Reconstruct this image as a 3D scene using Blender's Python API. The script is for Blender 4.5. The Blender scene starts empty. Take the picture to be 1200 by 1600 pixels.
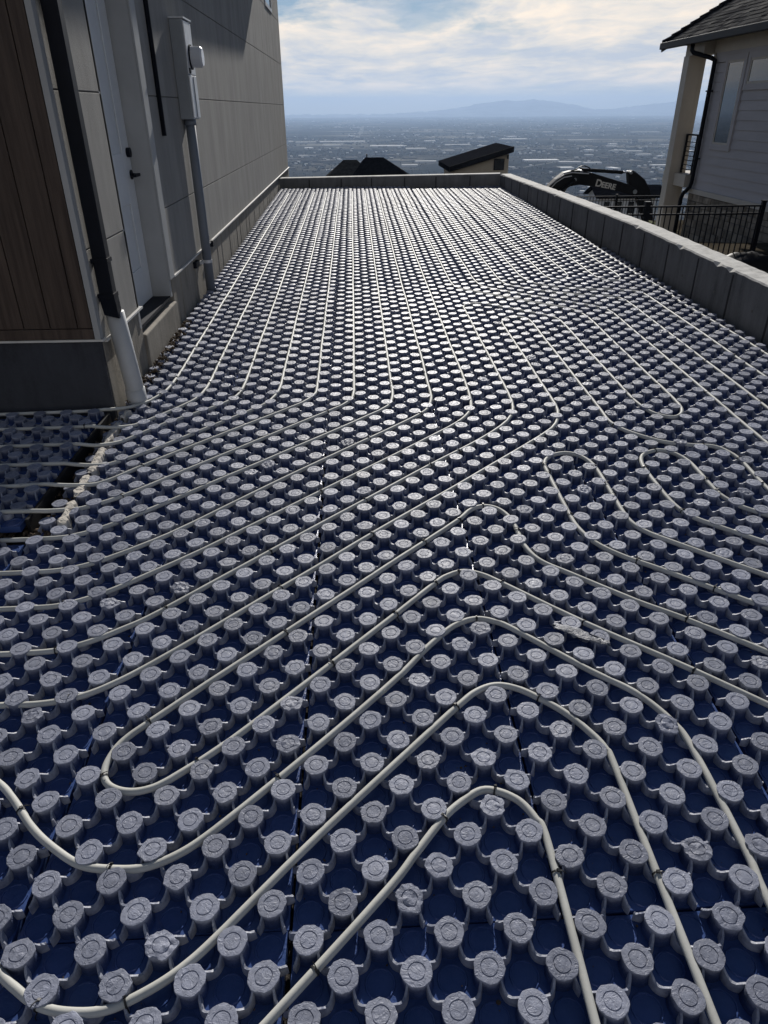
import bpy, math, random
import numpy as np
from mathutils import Matrix, Vector, noise as mnoise

random.seed(7)
rng = np.random.default_rng(7)
SC = bpy.context.scene
COL = SC.collection
R = math.radians

# ------------------------------------------------------------------ camera, sky, sun, exposure
CAM = Vector((-0.08672696, -0.95071295, 1.54945238))
cam_data = bpy.data.cameras.new('camera')
cam = bpy.data.objects.new('camera', cam_data)
COL.objects.link(cam)
right = Vector((0.99911307, -0.04173288, -0.00560767))
up = Vector((0.0255617, 0.49528265, 0.86835574))
fwd = Vector((0.0334616, 0.86772891, -0.49591013))
mw = Matrix.Identity(4)
for i in range(3):
    mw[i][0], mw[i][1], mw[i][2], mw[i][3] = right[i], up[i], -fwd[i], CAM[i]
cam.matrix_world = mw
cam_data.sensor_fit = 'VERTICAL'
cam_data.sensor_height = 24.0
cam_data.lens = 1102.0 / 1600.0 * 24.0
cam_data.clip_start = 0.05
cam_data.clip_end = 200000.0
SC.camera = cam

SUN_EL, SUN_AZ = R(25.5), R(5.4)          # azimuth from +Y towards +X
world = bpy.data.worlds.new('World')
SC.world = world
world.use_nodes = True
wt = world.node_tree
wt.nodes.clear()


def N(tree, kind, **kw):
    n = tree.nodes.new(kind)
    for k, v in kw.items():
        if k in ('operation', 'blend_type', 'data_type', 'noise_dimensions', 'feature', 'sky_type', 'vector_type',
                 'distance', 'interpolation_type', 'clamp'):
            setattr(n, k, v)
        else:
            n.inputs[k].default_value = v
    return n


def ramp(tree, stops, fac=None):
    n = tree.nodes.new('ShaderNodeValToRGB')
    e = n.color_ramp.elements
    while len(e) < len(stops):
        e.new(0.5)
    for el, (p, c) in zip(e, stops):
        el.position = p
        el.color = (c, c, c, 1) if not isinstance(c, tuple) else (*c, 1)
    if fac is not None:
        tree.links.new(fac, n.inputs['Fac'])
    return n


def build_world():
    t = wt
    L = t.links.new
    out = t.nodes.new('ShaderNodeOutputWorld')
    bg = t.nodes.new('ShaderNodeBackground')
    bg.inputs['Strength'].default_value = 0.05
    sky = t.nodes.new('ShaderNodeTexSky')
    sky.sky_type = 'NISHITA'
    sky.sun_disc = False
    sky.sun_elevation = SUN_EL
    sky.sun_rotation = SUN_AZ
    sky.altitude = 1500
    sky.air_density = 1.0
    sky.dust_density = 0.25
    sky.ozone_density = 3.0
    # thin streaky cloud deck, laid out on a plane above the place so that it streaks towards the horizon
    tc = t.nodes.new('ShaderNodeTexCoord')
    sep = t.nodes.new('ShaderNodeSeparateXYZ')
    L(tc.outputs['Generated'], sep.inputs[0])
    zc = N(t, 'ShaderNodeMath', operation='MAXIMUM'); zc.inputs[1].default_value = 0.0
    L(sep.outputs['Z'], zc.inputs[0])
    za = N(t, 'ShaderNodeMath', operation='ADD'); za.inputs[1].default_value = 0.075
    L(zc.outputs[0], za.inputs[0])
    dx = N(t, 'ShaderNodeMath', operation='DIVIDE'); dy = N(t, 'ShaderNodeMath', operation='DIVIDE')
    L(sep.outputs['X'], dx.inputs[0]); L(za.outputs[0], dx.inputs[1])
    L(sep.outputs['Y'], dy.inputs[0]); L(za.outputs[0], dy.inputs[1])
    cmb = t.nodes.new('ShaderNodeCombineXYZ')
    L(dx.outputs[0], cmb.inputs[0]); L(dy.outputs[0], cmb.inputs[1])
    mp = t.nodes.new('ShaderNodeMapping')
    mp.inputs['Rotation'].default_value = (0, 0, R(24))
    mp.inputs['Scale'].default_value = (0.95, 0.62, 1)
    mp.inputs['Location'].default_value = (1.7, 0.35, 0)
    L(cmb.outputs[0], mp.inputs[0])
    warp = N(t, 'ShaderNodeTexNoise', Scale=0.8, Detail=3.0, Roughness=0.5)
    L(mp.outputs[0], warp.inputs['Vector'])
    wv = N(t, 'ShaderNodeVectorMath', operation='SCALE'); wv.inputs['Scale'].default_value = 0.7
    L(warp.outputs['Color'], wv.inputs[0])
    wa = N(t, 'ShaderNodeVectorMath', operation='ADD')
    L(mp.outputs[0], wa.inputs[0]); L(wv.outputs[0], wa.inputs[1])
    n1 = N(t, 'ShaderNodeTexNoise', Scale=0.55, Detail=4.0, Roughness=0.5)
    n2 = N(t, 'ShaderNodeTexNoise', Scale=2.6, Detail=9.0, Roughness=0.62)
    L(wa.outputs[0], n1.inputs['Vector']); L(wa.outputs[0], n2.inputs['Vector'])
    mx = N(t, 'ShaderNodeMath', operation='MULTIPLY_ADD'); mx.inputs[1].default_value = 0.55
    L(n2.outputs['Fac'], mx.inputs[0]); L(n1.outputs['Fac'], mx.inputs[2])
    thin = N(t, 'ShaderNodeMapRange'); thin.inputs['From Min'].default_value = 0.062; thin.inputs['From Max'].default_value = 0.19
    thin.inputs['To Min'].default_value = 0.0; thin.inputs['To Max'].default_value = -0.36
    L(sep.outputs['Z'], thin.inputs['Value'])
    mx2 = N(t, 'ShaderNodeMath', operation='ADD')
    L(mx.outputs[0], mx2.inputs[0]); L(thin.outputs[0], mx2.inputs[1])
    cover = ramp(t, [(0.50, 0.0), (0.66, 0.97)], mx2.outputs[0])
    # brightness variation inside the cloud
    n3 = N(t, 'ShaderNodeTexNoise', Scale=1.5, Detail=8.0, Roughness=0.62)
    L(wa.outputs[0], n3.inputs['Vector'])
    tone = ramp(t, [(0.36, (12.6, 13.1, 14.0)), (0.50, (18.6, 17.0, 14.8)), (0.64, (24.5, 20.6, 16.0))], n3.outputs['Fac'])
    # towards the horizon the deck thins out into clear pale air
    low = N(t, 'ShaderNodeMapRange'); low.inputs['From Min'].default_value = 0.0; low.inputs['From Max'].default_value = 0.025
    L(sep.outputs['Z'], low.inputs['Value'])
    fac = N(t, 'ShaderNodeMath', operation='MULTIPLY')
    L(cover.outputs[0], fac.inputs[0]); L(low.outputs[0], fac.inputs[1])
    mix = t.nodes.new('ShaderNodeMix'); mix.data_type = 'RGBA'
    L(fac.outputs[0], mix.inputs['Factor'])
    L(sky.outputs[0], mix.inputs[6]); L(tone.outputs[0], mix.inputs[7])
    L(mix.outputs[2], bg.inputs['Color'])
    L(bg.outputs[0], out.inputs['Surface'])


build_world()
sun_data = bpy.data.lights.new('sun', 'SUN')
sun_data.energy = 5.0
sun_data.angle = R(0.53)
sun_data.color = (1.0, 0.955, 0.89)
sun = bpy.data.objects.new('sun', sun_data)
COL.objects.link(sun)
sd = Vector((math.sin(SUN_AZ) * math.cos(SUN_EL), math.cos(SUN_AZ) * math.cos(SUN_EL), math.sin(SUN_EL)))
sun.rotation_euler = sd.to_track_quat('Z', 'Y').to_euler()
sun.location = (2, 6, 9)
vs = SC.view_settings
vs.view_transform = 'Standard'
vs.look = 'None'
vs.exposure = 0.0
vs.gamma = 1.0
try:
    vs.use_curve_mapping = False
except Exception:
    pass
SC.render.engine = 'CYCLES'
SC.cycles.max_bounces = 7
SC.cycles.diffuse_bounces = 3
SC.cycles.glossy_bounces = 3
SC.cycles.volume_bounces = 0
SC.cycles.caustics_reflective = False
SC.cycles.caustics_refractive = False


# ------------------------------------------------------------------ materials
def mat(name, col, rough=0.6, spec=0.5, metal=0.0, var=None, vscale=6.0, vstretch=(1, 1, 1), bump=0.0, bscale=40.0,
        col2=None, obj_var=0.0, detail=6.0, stops=(0.35, 0.65)):
    m = bpy.data.materials.new(name)
    m.use_nodes = True
    t = m.node_tree
    L = t.links.new
    b = t.nodes['Principled BSDF']
    b.inputs['Roughness'].default_value = rough
    b.inputs['Specular IOR Level'].default_value = spec
    b.inputs['Metallic'].default_value = metal
    b.inputs['Base Color'].default_value = (*col, 1)
    tc = t.nodes.new('ShaderNodeTexCoord')
    mp = t.nodes.new('ShaderNodeMapping')
    mp.inputs['Scale'].default_value = vstretch
    L(tc.outputs['Object'], mp.inputs[0])
    src = None
    if var or col2:
        c2 = col2 if col2 else tuple(min(1, c * (1 + var)) for c in col)
        c1 = col if col2 else tuple(c * (1 - var) for c in col)
        n = N(t, 'ShaderNodeTexNoise', Scale=vscale, Detail=detail, Roughness=0.62)
        L(mp.outputs[0], n.inputs['Vector'])
        r = ramp(t, [(stops[0], c1), (stops[1], c2)], n.outputs['Fac'])
        src = r.outputs[0]
    if obj_var:
        oi = t.nodes.new('ShaderNodeObjectInfo')
        mr = N(t, 'ShaderNodeMapRange')
        mr.inputs['To Min'].default_value = 1 - obj_var
        mr.inputs['To Max'].default_value = 1 + obj_var
        L(oi.outputs['Random'], mr.inputs['Value'])
        vm = N(t, 'ShaderNodeVectorMath', operation='SCALE')
        if src is not None:
            L(src, vm.inputs[0])
        else:
            vm.inputs[0].default_value = col
        L(mr.outputs[0], vm.inputs['Scale'])
        src = vm.outputs[0]
    if src is not None:
        L(src, b.inputs['Base Color'])
    if bump:
        n = N(t, 'ShaderNodeTexNoise', Scale=bscale, Detail=5.0, Roughness=0.6)
        L(mp.outputs[0], n.inputs['Vector'])
        bp = t.nodes.new('ShaderNodeBump')
        bp.inputs['Strength'].default_value = bump
        bp.inputs['Distance'].default_value = 0.01
        L(n.outputs['Fac'], bp.inputs['Height'])
        L(bp.outputs[0], b.inputs['Normal'])
    return m


def stud_material():
    """blue-black plastic skin, rubbed pale grey and dusty on the cap, darker down the flank"""
    m = bpy.data.materials.new('stud_skin')
    m.use_nodes = True
    t = m.node_tree
    L = t.links.new
    b = t.nodes['Principled BSDF']
    tc = t.nodes.new('ShaderNodeTexCoord')
    sep = t.nodes.new('ShaderNodeSeparateXYZ')
    L(tc.outputs['Object'], sep.inputs[0])
    oi = t.nodes.new('ShaderNodeObjectInfo')
    off = N(t, 'ShaderNodeVectorMath', operation='MULTIPLY_ADD')
    off.inputs[1].default_value = (1, 1, 1)
    sc = N(t, 'ShaderNodeVectorMath', operation='SCALE'); sc.inputs['Scale'].default_value = 5.0
    L(oi.outputs['Location'], sc.inputs[0])
    L(tc.outputs['Object'], off.inputs[0]); L(sc.outputs[0], off.inputs[2])
    n = N(t, 'ShaderNodeTexNoise', Scale=70.0, Detail=5.0, Roughness=0.65)
    L(off.outputs[0], n.inputs['Vector'])
    # height of the rubbed zone, with a ragged lower edge
    j = N(t, 'ShaderNodeMath', operation='MULTIPLY_ADD'); j.inputs[1].default_value = 0.016
    L(n.outputs['Fac'], j.inputs[0]); L(sep.outputs['Z'], j.inputs[2])
    mr = N(t, 'ShaderNodeMapRange')
    mr.inputs['From Min'].default_value = -0.026; mr.inputs['From Max'].default_value = 0.005
    L(j.outputs[0], mr.inputs['Value'])
    r1 = ramp(t, [(0.0, (0.036, 0.060, 0.155)), (0.45, (0.080, 0.098, 0.172)), (0.82, (0.235, 0.256, 0.332)), (1.0, (0.275, 0.293, 0.365))], mr.outputs[0])
    r2 = ramp(t, [(0.3, 0.78), (0.7, 1.12)], n.outputs['Fac'])
    mm = t.nodes.new('ShaderNodeMix'); mm.data_type = 'RGBA'; mm.blend_type = 'MULTIPLY'
    mm.inputs['Factor'].default_value = 1.0
    L(r1.outputs[0], mm.inputs[6]); L(r2.outputs[0], mm.inputs[7])
    mo = N(t, 'ShaderNodeMapRange'); mo.inputs['To Min'].default_value = 0.8; mo.inputs['To Max'].default_value = 1.15
    L(oi.outputs['Random'], mo.inputs['Value'])
    vm = N(t, 'ShaderNodeVectorMath', operation='SCALE')
    L(mm.outputs[2], vm.inputs[0]); L(mo.outputs[0], vm.inputs['Scale'])
    L(vm.outputs[0], b.inputs['Base Color'])
    b.inputs['Roughness'].default_value = 0.46
    b.inputs['Specular IOR Level'].default_value = 0.17
    b.inputs['Metallic'].default_value = 0.0
    n2 = N(t, 'ShaderNodeTexNoise', Scale=160.0, Detail=4.0, Roughness=0.6)
    L(off.outputs[0], n2.inputs['Vector'])
    bp = t.nodes.new('ShaderNodeBump'); bp.inputs['Strength'].default_value = 0.34; bp.inputs['Distance'].default_value = 0.003
    L(n2.outputs['Fac'], bp.inputs['Height'])
    n3 = N(t, 'ShaderNodeTexNoise', Scale=45.0, Detail=2.0, Roughness=0.5)
    n3.inputs['Distortion'].default_value = 1.6
    L(off.outputs[0], n3.inputs['Vector'])
    cr = ramp(t, [(0.40, 0.0), (0.49, 1.0), (0.53, 0.35), (0.62, 0.6)], n3.outputs['Fac'])
    bp2 = t.nodes.new('ShaderNodeBump'); bp2.inputs['Strength'].default_value = 0.36; bp2.inputs['Distance'].default_value = 0.0025
    L(cr.outputs[0], bp2.inputs['Height']); L(bp.outputs[0], bp2.inputs['Normal'])
    L(bp2.outputs[0], b.inputs['Normal'])
    return m


def valley_material():
    m = bpy.data.materials.new('valley_ground')
    m.use_nodes = True
    t = m.node_tree
    L = t.links.new
    b = t.nodes['Principled BSDF']
    b.inputs['Roughness'].default_value = 1.0
    b.inputs['Specular IOR Level'].default_value = 0.0
    tc = t.nodes.new('ShaderNodeTexCoord')
    v = N(t, 'ShaderNodeTexVoronoi', Scale=1.0)
    mpv = t.nodes.new('ShaderNodeMapping'); mpv.inputs['Scale'].default_value = (1 / 620.0, 1 / 330.0, 1); mpv.inputs['Rotation'].default_value = (0, 0, 0.12)
    L(tc.outputs['Object'], mpv.inputs[0]); L(mpv.outputs[0], v.inputs['Vector'])
    n = N(t, 'ShaderNodeTexNoise', Scale=1 / 900.0, Detail=8.0, Roughness=0.65)
    L(tc.outputs['Object'], n.inputs['Vector'])
    s = t.nodes.new('ShaderNodeSeparateColor')
    L(v.outputs['Color'], s.inputs[0])
    a = N(t, 'ShaderNodeMath', operation='MULTIPLY_ADD'); a.inputs[1].default_value = 0.45
    L(s.outputs[0], a.inputs[0]); L(n.outputs['Fac'], a.inputs[2])
    r = ramp(t, [(0.38, (0.014, 0.018, 0.017)), (0.62, (0.030, 0.031, 0.028)), (0.84, (0.055, 0.052, 0.044)),
                 (0.97, (0.20, 0.185, 0.155))], a.outputs[0])
    L(r.outputs[0], b.inputs['Base Color'])
    return m


def hill_material():
    return mat('hillside_soil', (0.035, 0.03, 0.024), 1.0, 0.0, col2=(0.085, 0.073, 0.055), vscale=0.6, bump=0.4, bscale=8)


def concrete(name, c, streak=True):
    m = bpy.data.materials.new(name)
    m.use_nodes = True
    t = m.node_tree
    L = t.links.new
    b = t.nodes['Principled BSDF']
    b.inputs['Roughness'].default_value = 0.88
    b.inputs['Specular IOR Level'].default_value = 0.3
    tc = t.nodes.new('ShaderNodeTexCoord')
    n1 = N(t, 'ShaderNodeTexNoise', Scale=3.0, Detail=8.0, Roughness=0.65)
    L(tc.outputs['Object'], n1.inputs['Vector'])
    mp = t.nodes.new('ShaderNodeMapping'); mp.inputs['Scale'].default_value = (6, 6, 0.9)
    L(tc.outputs['Object'], mp.inputs[0])
    n2 = N(t, 'ShaderNodeTexNoise', Scale=2.2, Detail=6.0, Roughness=0.6)
    L(mp.outputs[0], n2.inputs['Vector'])
    n3 = N(t, 'ShaderNodeTexNoise', Scale=55.0, Detail=5.0, Roughness=0.7)
    L(tc.outputs['Object'], n3.inputs['Vector'])
    a = N(t, 'ShaderNodeMath', operation='ADD'); L(n1.outputs['Fac'], a.inputs[0]); L(n2.outputs['Fac'], a.inputs[1])
    a2 = N(t, 'ShaderNodeMath', operation='MULTIPLY_ADD'); a2.inputs[1].default_value = 0.35
    L(n3.outputs['Fac'], a2.inputs[0]); L(a.outputs[0], a2.inputs[2])
    d = N(t, 'ShaderNodeMath', operation='MULTIPLY'); d.inputs[1].default_value = 0.43
    L(a2.outputs[0], d.inputs[0])
    r = ramp(t, [(0.36, tuple(x * 0.58 for x in c)), (0.50, c), (0.66, tuple(min(1, x * 1.28) for x in c))], d.outputs[0])
    L(r.outputs[0], b.inputs['Base Color'])
    bp = t.nodes.new('ShaderNodeBump'); bp.inputs['Strength'].default_value = 0.45; bp.inputs['Distance'].default_value = 0.006
    L(n3.outputs['Fac'], bp.inputs['Height']); L(bp.outputs[0], b.inputs['Normal'])
    return m


M = {}
M['stud'] = stud_material()
M['film'] = mat('panel_film', (0.034, 0.070, 0.205), 0.27, 0.6, col2=(0.055, 0.094, 0.25), vscale=9, bump=0.25, bscale=60)
M['rib'] = mat('rib_film', (0.18, 0.20, 0.275), 0.42, 0.4, col2=(0.42, 0.435, 0.49), vscale=38, bump=0.3, bscale=120)
M['pex'] = mat('pex_pipe', (0.46, 0.46, 0.425), 0.52, 0.14, col2=(0.57, 0.57, 0.535), vscale=5, vstretch=(1, 1, 1), bump=0.05, bscale=150)
M['pex'].node_tree.nodes['Principled BSDF'].inputs['Subsurface Weight'].default_value = 0.0
M['tie'] = mat('black_tie', (0.012, 0.012, 0.013), 0.45)
M['base'] = mat('gravel_base', (0.022, 0.02, 0.018), 0.95, 0.2, col2=(0.06, 0.052, 0.045), vscale=30, bump=0.9, bscale=55)
M['siding'] = mat('cement_siding', (0.255, 0.248, 0.232), 0.85, 0.2, col2=(0.33, 0.32, 0.30), vscale=5.0, vstretch=(1, 1, 0.25), bump=0.35, bscale=260)
M['trim'] = mat('painted_trim', (0.38, 0.385, 0.385), 0.62, 0.4, var=0.07, vscale=3, bump=0.06, bscale=60)
M['joint'] = mat('joint_backing', (0.15, 0.145, 0.135), 0.9)
M['white'] = mat('white_paint', (0.66, 0.68, 0.69), 0.5, 0.4, var=0.04, vscale=4)
M['flash'] = mat('drip_flashing', (0.62, 0.61, 0.58), 0.42, 0.5, var=0.12, vscale=7)
M['wood'] = mat('dark_wood', (0.045, 0.030, 0.024), 0.6, 0.35, col2=(0.090, 0.064, 0.050), vscale=4.0, vstretch=(9, 9, 0.5), bump=0.22, bscale=22, obj_var=0.16)
M['conc'] = concrete('foundation_concrete', (0.27, 0.245, 0.205))
M['wallconc'] = concrete('wall_concrete', (0.17, 0.172, 0.175))  # wall faces, darkened so that their shade is part of the colour
M['seam'] = mat('dark_seam', (0.055, 0.055, 0.058), 0.95, 0.1)
M['suntopconc'] = concrete('sunlit_top_concrete', (0.56, 0.55, 0.52))  # paler copy of the wall concrete, sunlight on the tops painted in
M['shadeconc'] = concrete('shaded_front_concrete', (0.045, 0.048, 0.058))  # foundation concrete darkened: the shade on the front face is in the colour
M['black'] = mat('black_metal', (0.006, 0.008, 0.014), 0.5, 0.15, var=0.15, vscale=8)
M['pvc'] = mat('white_pvc', (0.44, 0.45, 0.455), 0.4, 0.5, var=0.06, vscale=6)
M['steel'] = mat('grey_enclosure', (0.27, 0.29, 0.31), 0.42, 0.5, 0.25, var=0.08, vscale=5)
M['galv'] = mat('galvanised', (0.62, 0.63, 0.64), 0.45, 0.5, 0.2, var=0.12, vscale=12)
M['conduit'] = mat('grey_conduit', (0.15, 0.17, 0.20), 0.5, 0.5, var=0.08, vscale=5)
M['meterglass'] = mat('meter_cover', (0.55, 0.57, 0.60), 0.2, 0.6)
M['chalk'] = mat('chalky_concrete', (0.24, 0.21, 0.18), 0.95, 0.1, col2=(0.58, 0.54, 0.48), vscale=16, bump=0.5, bscale=50, stops=(.30, .46))
M['dirt'] = mat('dirt', (0.035, 0.026, 0.018), 0.95, 0.2, col2=(0.16, 0.12, 0.085), vscale=45, bump=0.5, bscale=80)
M['glass'] = mat('window_glass', (0.012, 0.02, 0.03), 0.05, 0.9)
M['hsiding'] = mat('lap_siding', (0.44, 0.43, 0.45), 0.7, 0.3, var=0.05, vscale=4, vstretch=(1, 0.2, 1), obj_var=0.03)
M['hwhite'] = mat('cream_trim', (0.50, 0.47, 0.42), 0.6, 0.3, var=0.05, vscale=3)
M['stone'] = mat('stone_veneer', (0.16, 0.14, 0.115), 0.9, 0.2, col2=(0.30, 0.265, 0.22), vscale=5, bump=0.7, bscale=25, obj_var=0.3)
M['mortar'] = mat('mortar', (0.12, 0.11, 0.10), 0.95)
M['sh1'] = mat('shingle_dark', (0.062, 0.061, 0.062), 1.0, 0.0, var=0.35, vscale=60, bump=0.4, bscale=200)
M['sh2'] = mat('shingle_mid', (0.105, 0.103, 0.100), 1.0, 0.0, var=0.35, vscale=60, bump=0.4, bscale=200)
M['sh3'] = mat('shingle_light', (0.155, 0.150, 0.142), 1.0, 0.0, var=0.35, vscale=60, bump=0.4, bscale=200)
M['exc'] = mat('dark_machine_paint', (0.010, 0.0105, 0.012), 0.6, 0.12, var=0.25, vscale=2)
M['chrome'] = mat('cylinder_rod', (0.55, 0.55, 0.56), 0.2, 0.5, 0.9)
M['letter'] = mat('decal_letter', (0.62, 0.60, 0.55), 0.6)
M['roofdark'] = mat('dark_roof', (0.014, 0.015, 0.019), 1.0, 0.0, var=0.3, vscale=3)
M['roofgrey'] = mat('grey_roof', (0.05, 0.049, 0.048), 1.0, 0.0, var=0.3, vscale=3)
M['beige'] = mat('beige_siding', (0.36, 0.32, 0.26), 0.8, 0.2, var=0.06, vscale=1.5)
M['hill'] = hill_material()
M['valley'] = valley_material()
M['grass'] = mat('lawn_grass', (0.06, 0.075, 0.025), 0.95, 0.1, col2=(0.13, 0.13, 0.05), vscale=8)
M['path'] = mat('pale_path', (0.55, 0.52, 0.47), 0.9, 0.2, var=0.1, vscale=4)
M['tarp'] = mat('dark_tarp', (0.012, 0.012, 0.014), 0.5, 0.2, var=0.3, vscale=4)
M['roofwhite'] = mat('white_flat_roof', (0.55, 0.55, 0.54), 0.8, 0.1, obj_var=0.4)
M['rooftan'] = mat('tan_roof', (0.18, 0.165, 0.15), 1.0, 0.0)
M['roofslate'] = mat('slate_roof', (0.06, 0.06, 0.065), 1.0, 0.0)
M['treefar'] = mat('far_tree', (0.022, 0.026, 0.020), 1.0, 0.0)
M['mountain'] = mat('mountain_rock', (0.20, 0.21, 0.215), 1.0, 0.0, col2=(0.38, 0.39, 0.40), vscale=0.0012)
M['ply'] = mat('soffit', (0.30, 0.29, 0.27), 0.8)


# ------------------------------------------------------------------ mesh helpers
class MB:
    def __init__(self):
        self.v, self.f, self.mi = [], [], []
        self.mats = []

    def slot(self, m):
        if m not in self.mats:
            self.mats.append(m)
        return self.mats.index(m)

    def add(self, verts, faces, m=None):
        o = len(self.v)
        self.v += [tuple(p) for p in verts]
        self.f += [tuple(i + o for i in f) for f in faces]
        self.mi += [self.slot(m) if m else 0] * len(faces)
        return self

    def box(self, x0, x1, y0, y1, z0, z1, m=None):
        vs_ = [(x0, y0, z0), (x1, y0, z0), (x1, y1, z0), (x0, y1, z0), (x0, y0, z1), (x1, y0, z1), (x1, y1, z1), (x0, y1, z1)]
        return self.add(vs_, [(0, 3, 2, 1), (4, 5, 6, 7), (0, 1, 5, 4), (1, 2, 6, 5), (2, 3, 7, 6), (3, 0, 4, 7)], m)

    def hexa(self, pts, m=None):      # 8 points in box order
        return self.add(pts, [(0, 3, 2, 1), (4, 5, 6, 7), (0, 1, 5, 4), (1, 2, 6, 5), (2, 3, 7, 6), (3, 0, 4, 7)], m)

    def prism(self, poly, a0, a1, axis='y', m=None):
        n = len(poly)
        def P(p, a):
            return (p[0], a, p[1]) if axis == 'y' else ((a, p[0], p[1]) if axis == 'x' else (p[0], p[1], a))
        vs_ = [P(p, a0) for p in poly] + [P(p, a1) for p in poly]
        fs = [tuple(range(n)), tuple(range(2 * n - 1, n - 1, -1))]
        fs += [(i, i + n, (i + 1) % n + n, (i + 1) % n) for i in range(n)]
        return self.add(vs_, fs, m)

    def tube(self, path, r, n=8, m=None, caps=True):
        path = [Vector(p) for p in path]
        vs_, fs = [], []
        prev = None
        for i, p in enumerate(path):
            t = (path[min(i + 1, len(path) - 1)] - path[max(i - 1, 0)]).normalized()
            ref = Vector((0, 0, 1)) if abs(t.z) < 0.9 else Vector((1, 0, 0))
            if prev is None:
                a = t.cross(ref).normalized()
            else:
                a = (prev - t * prev.dot(t)).normalized()
            prev = a
            b_ = t.cross(a)
            rr = r[i] if isinstance(r, (list, tuple)) else r
            for k in range(n):
                an = 2 * math.pi * k / n
                vs_.append(p + a * (rr * math.cos(an)) + b_ * (rr * math.sin(an)))
        for i in range(len(path) - 1):
            for k in range(n):
                k2 = (k + 1) % n
                fs.append((i * n + k, i * n + k2, (i + 1) * n + k2, (i + 1) * n + k))
        if caps:
            fs.append(tuple(range(n - 1, -1, -1)))
            fs.append(tuple((len(path) - 1) * n + k for k in range(n)))
        return self.add(vs_, fs, m)

    def mesh(self, name, material=None, smooth=False):
        me = bpy.data.meshes.new(name)
        me.from_pydata(self.v, [], self.f)
        ms = self.mats if self.mats else ([material] if material else [])
        if material and self.mats and material not in self.mats and len(self.mats) == 0:
            ms = [material]
        for x in ms:
            me.materials.append(x)
        if self.mats:
            me.polygons.foreach_set('material_index', self.mi)
        if smooth:
            me.polygons.foreach_set('use_smooth', [True] * len(me.polygons))
        me.update()
        return me

    def build(self, name, material=None, parent=None, smooth=False, bevel=0.0):
        return link(name, self.mesh(name, material, smooth), parent, bevel)


def link(name, data, parent=None, bevel=0.0):
    o = bpy.data.objects.new(name, data)
    COL.objects.link(o)
    if parent is not None:
        o.parent = parent
    if bevel:
        md = o.modifiers.new('bevel', 'BEVEL')
        md.width = bevel
        md.segments = 2
        md.limit_method = 'ANGLE'
    return o


def tag(o, label=None, cat=None, group=None, kind=None):
    if label: o['label'] = label
    if cat: o['category'] = cat
    if group: o['group'] = group
    if kind: o['kind'] = kind
    return o


def thing(name, label, cat, loc=(0, 0, 0), group=None):
    o = bpy.data.objects.new(name, None)
    o.empty_display_size = 0.2
    COL.objects.link(o)
    o.location = loc
    return tag(o, label, cat, group)


def rel(o, parent):
    """children are modelled in world metres: cancel the parent's own placing"""
    o.parent = parent
    o.matrix_parent_inverse = Matrix.Translation(-Vector(parent.location))
    return o


def part(mb, name, material, parent, smooth=False, bevel=0.0):
    o = mb.build(name, material, None, smooth, bevel)
    return rel(o, parent)


def sub(mb, name, material, parent_part, smooth=False, bevel=0.0):
    o = mb.build(name, material, None, smooth, bevel)
    o.parent = parent_part
    return o


# ------------------------------------------------------------------ terrain, valley, mountains, air
def zterrain(y):
    P = [(-3000, -1.05), (15, -1.05), (20, -1.8), (24.5, -1.8), (60, -9.6), (80, -14.2), (150, -32), (400, -92), (900, -212), (1050, -230), (60000, -230)]
    for (a, za), (b, zb) in zip(P, P[1:]):
        if y <= b:
            return za + (zb - za) * (y - a) / (b - a)
    return -230.0


def terrain():
    ys = [-1500, -200, -30, 0, 10, 13, 15, 17, 20, 22, 24.5, 27, 30, 35, 40, 46, 53, 60, 70, 80, 95, 115, 150, 200, 270, 340, 400, 500, 620, 760, 900, 980, 1050]
    xs = [-40000, -9000, -3000, -1000, -400, -150, -60, -25, -12, -6, -2, 2, 5, 8, 11, 15, 20, 28, 40, 60, 120, 300, 800, 2500, 9000, 40000]
    v, f = [], []
    for y in ys:
        for x in xs:
            z = zterrain(y)
            if y > 26:
                z += 0.012 * (y - 26) ** 0.9 * mnoise.noise(Vector((x * 0.02, y * 0.02, 3.1))) if y < 1000 else 0
            v.append((x, y, z))
    nx = len(xs)
    for j in range(len(ys) - 1):
        for i in range(nx - 1):
            f.append((j * nx + i, j * nx + i + 1, (j + 1) * nx + i + 1, (j + 1) * nx + i))
    tag(MB().add(v, f).build('hillside', M['hill'], smooth=True), kind='structure')
    ys2 = [1050, 2000, 4000, 8000, 16000, 40000]
    xs2 = [-40000, -9000, -3000, 0, 3000, 9000, 40000]
    v = [(x, y, -230.0) for y in ys2 for x in xs2]
    nx = len(xs2)
    f = [(j * nx + i, j * nx + i + 1, (j + 1) * nx + i + 1, (j + 1) * nx + i) for j in range(len(ys2) - 1) for i in range(nx - 1)]
    tag(MB().add(v, f).build('valley_floor', M['valley']), kind='structure')


terrain()


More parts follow.
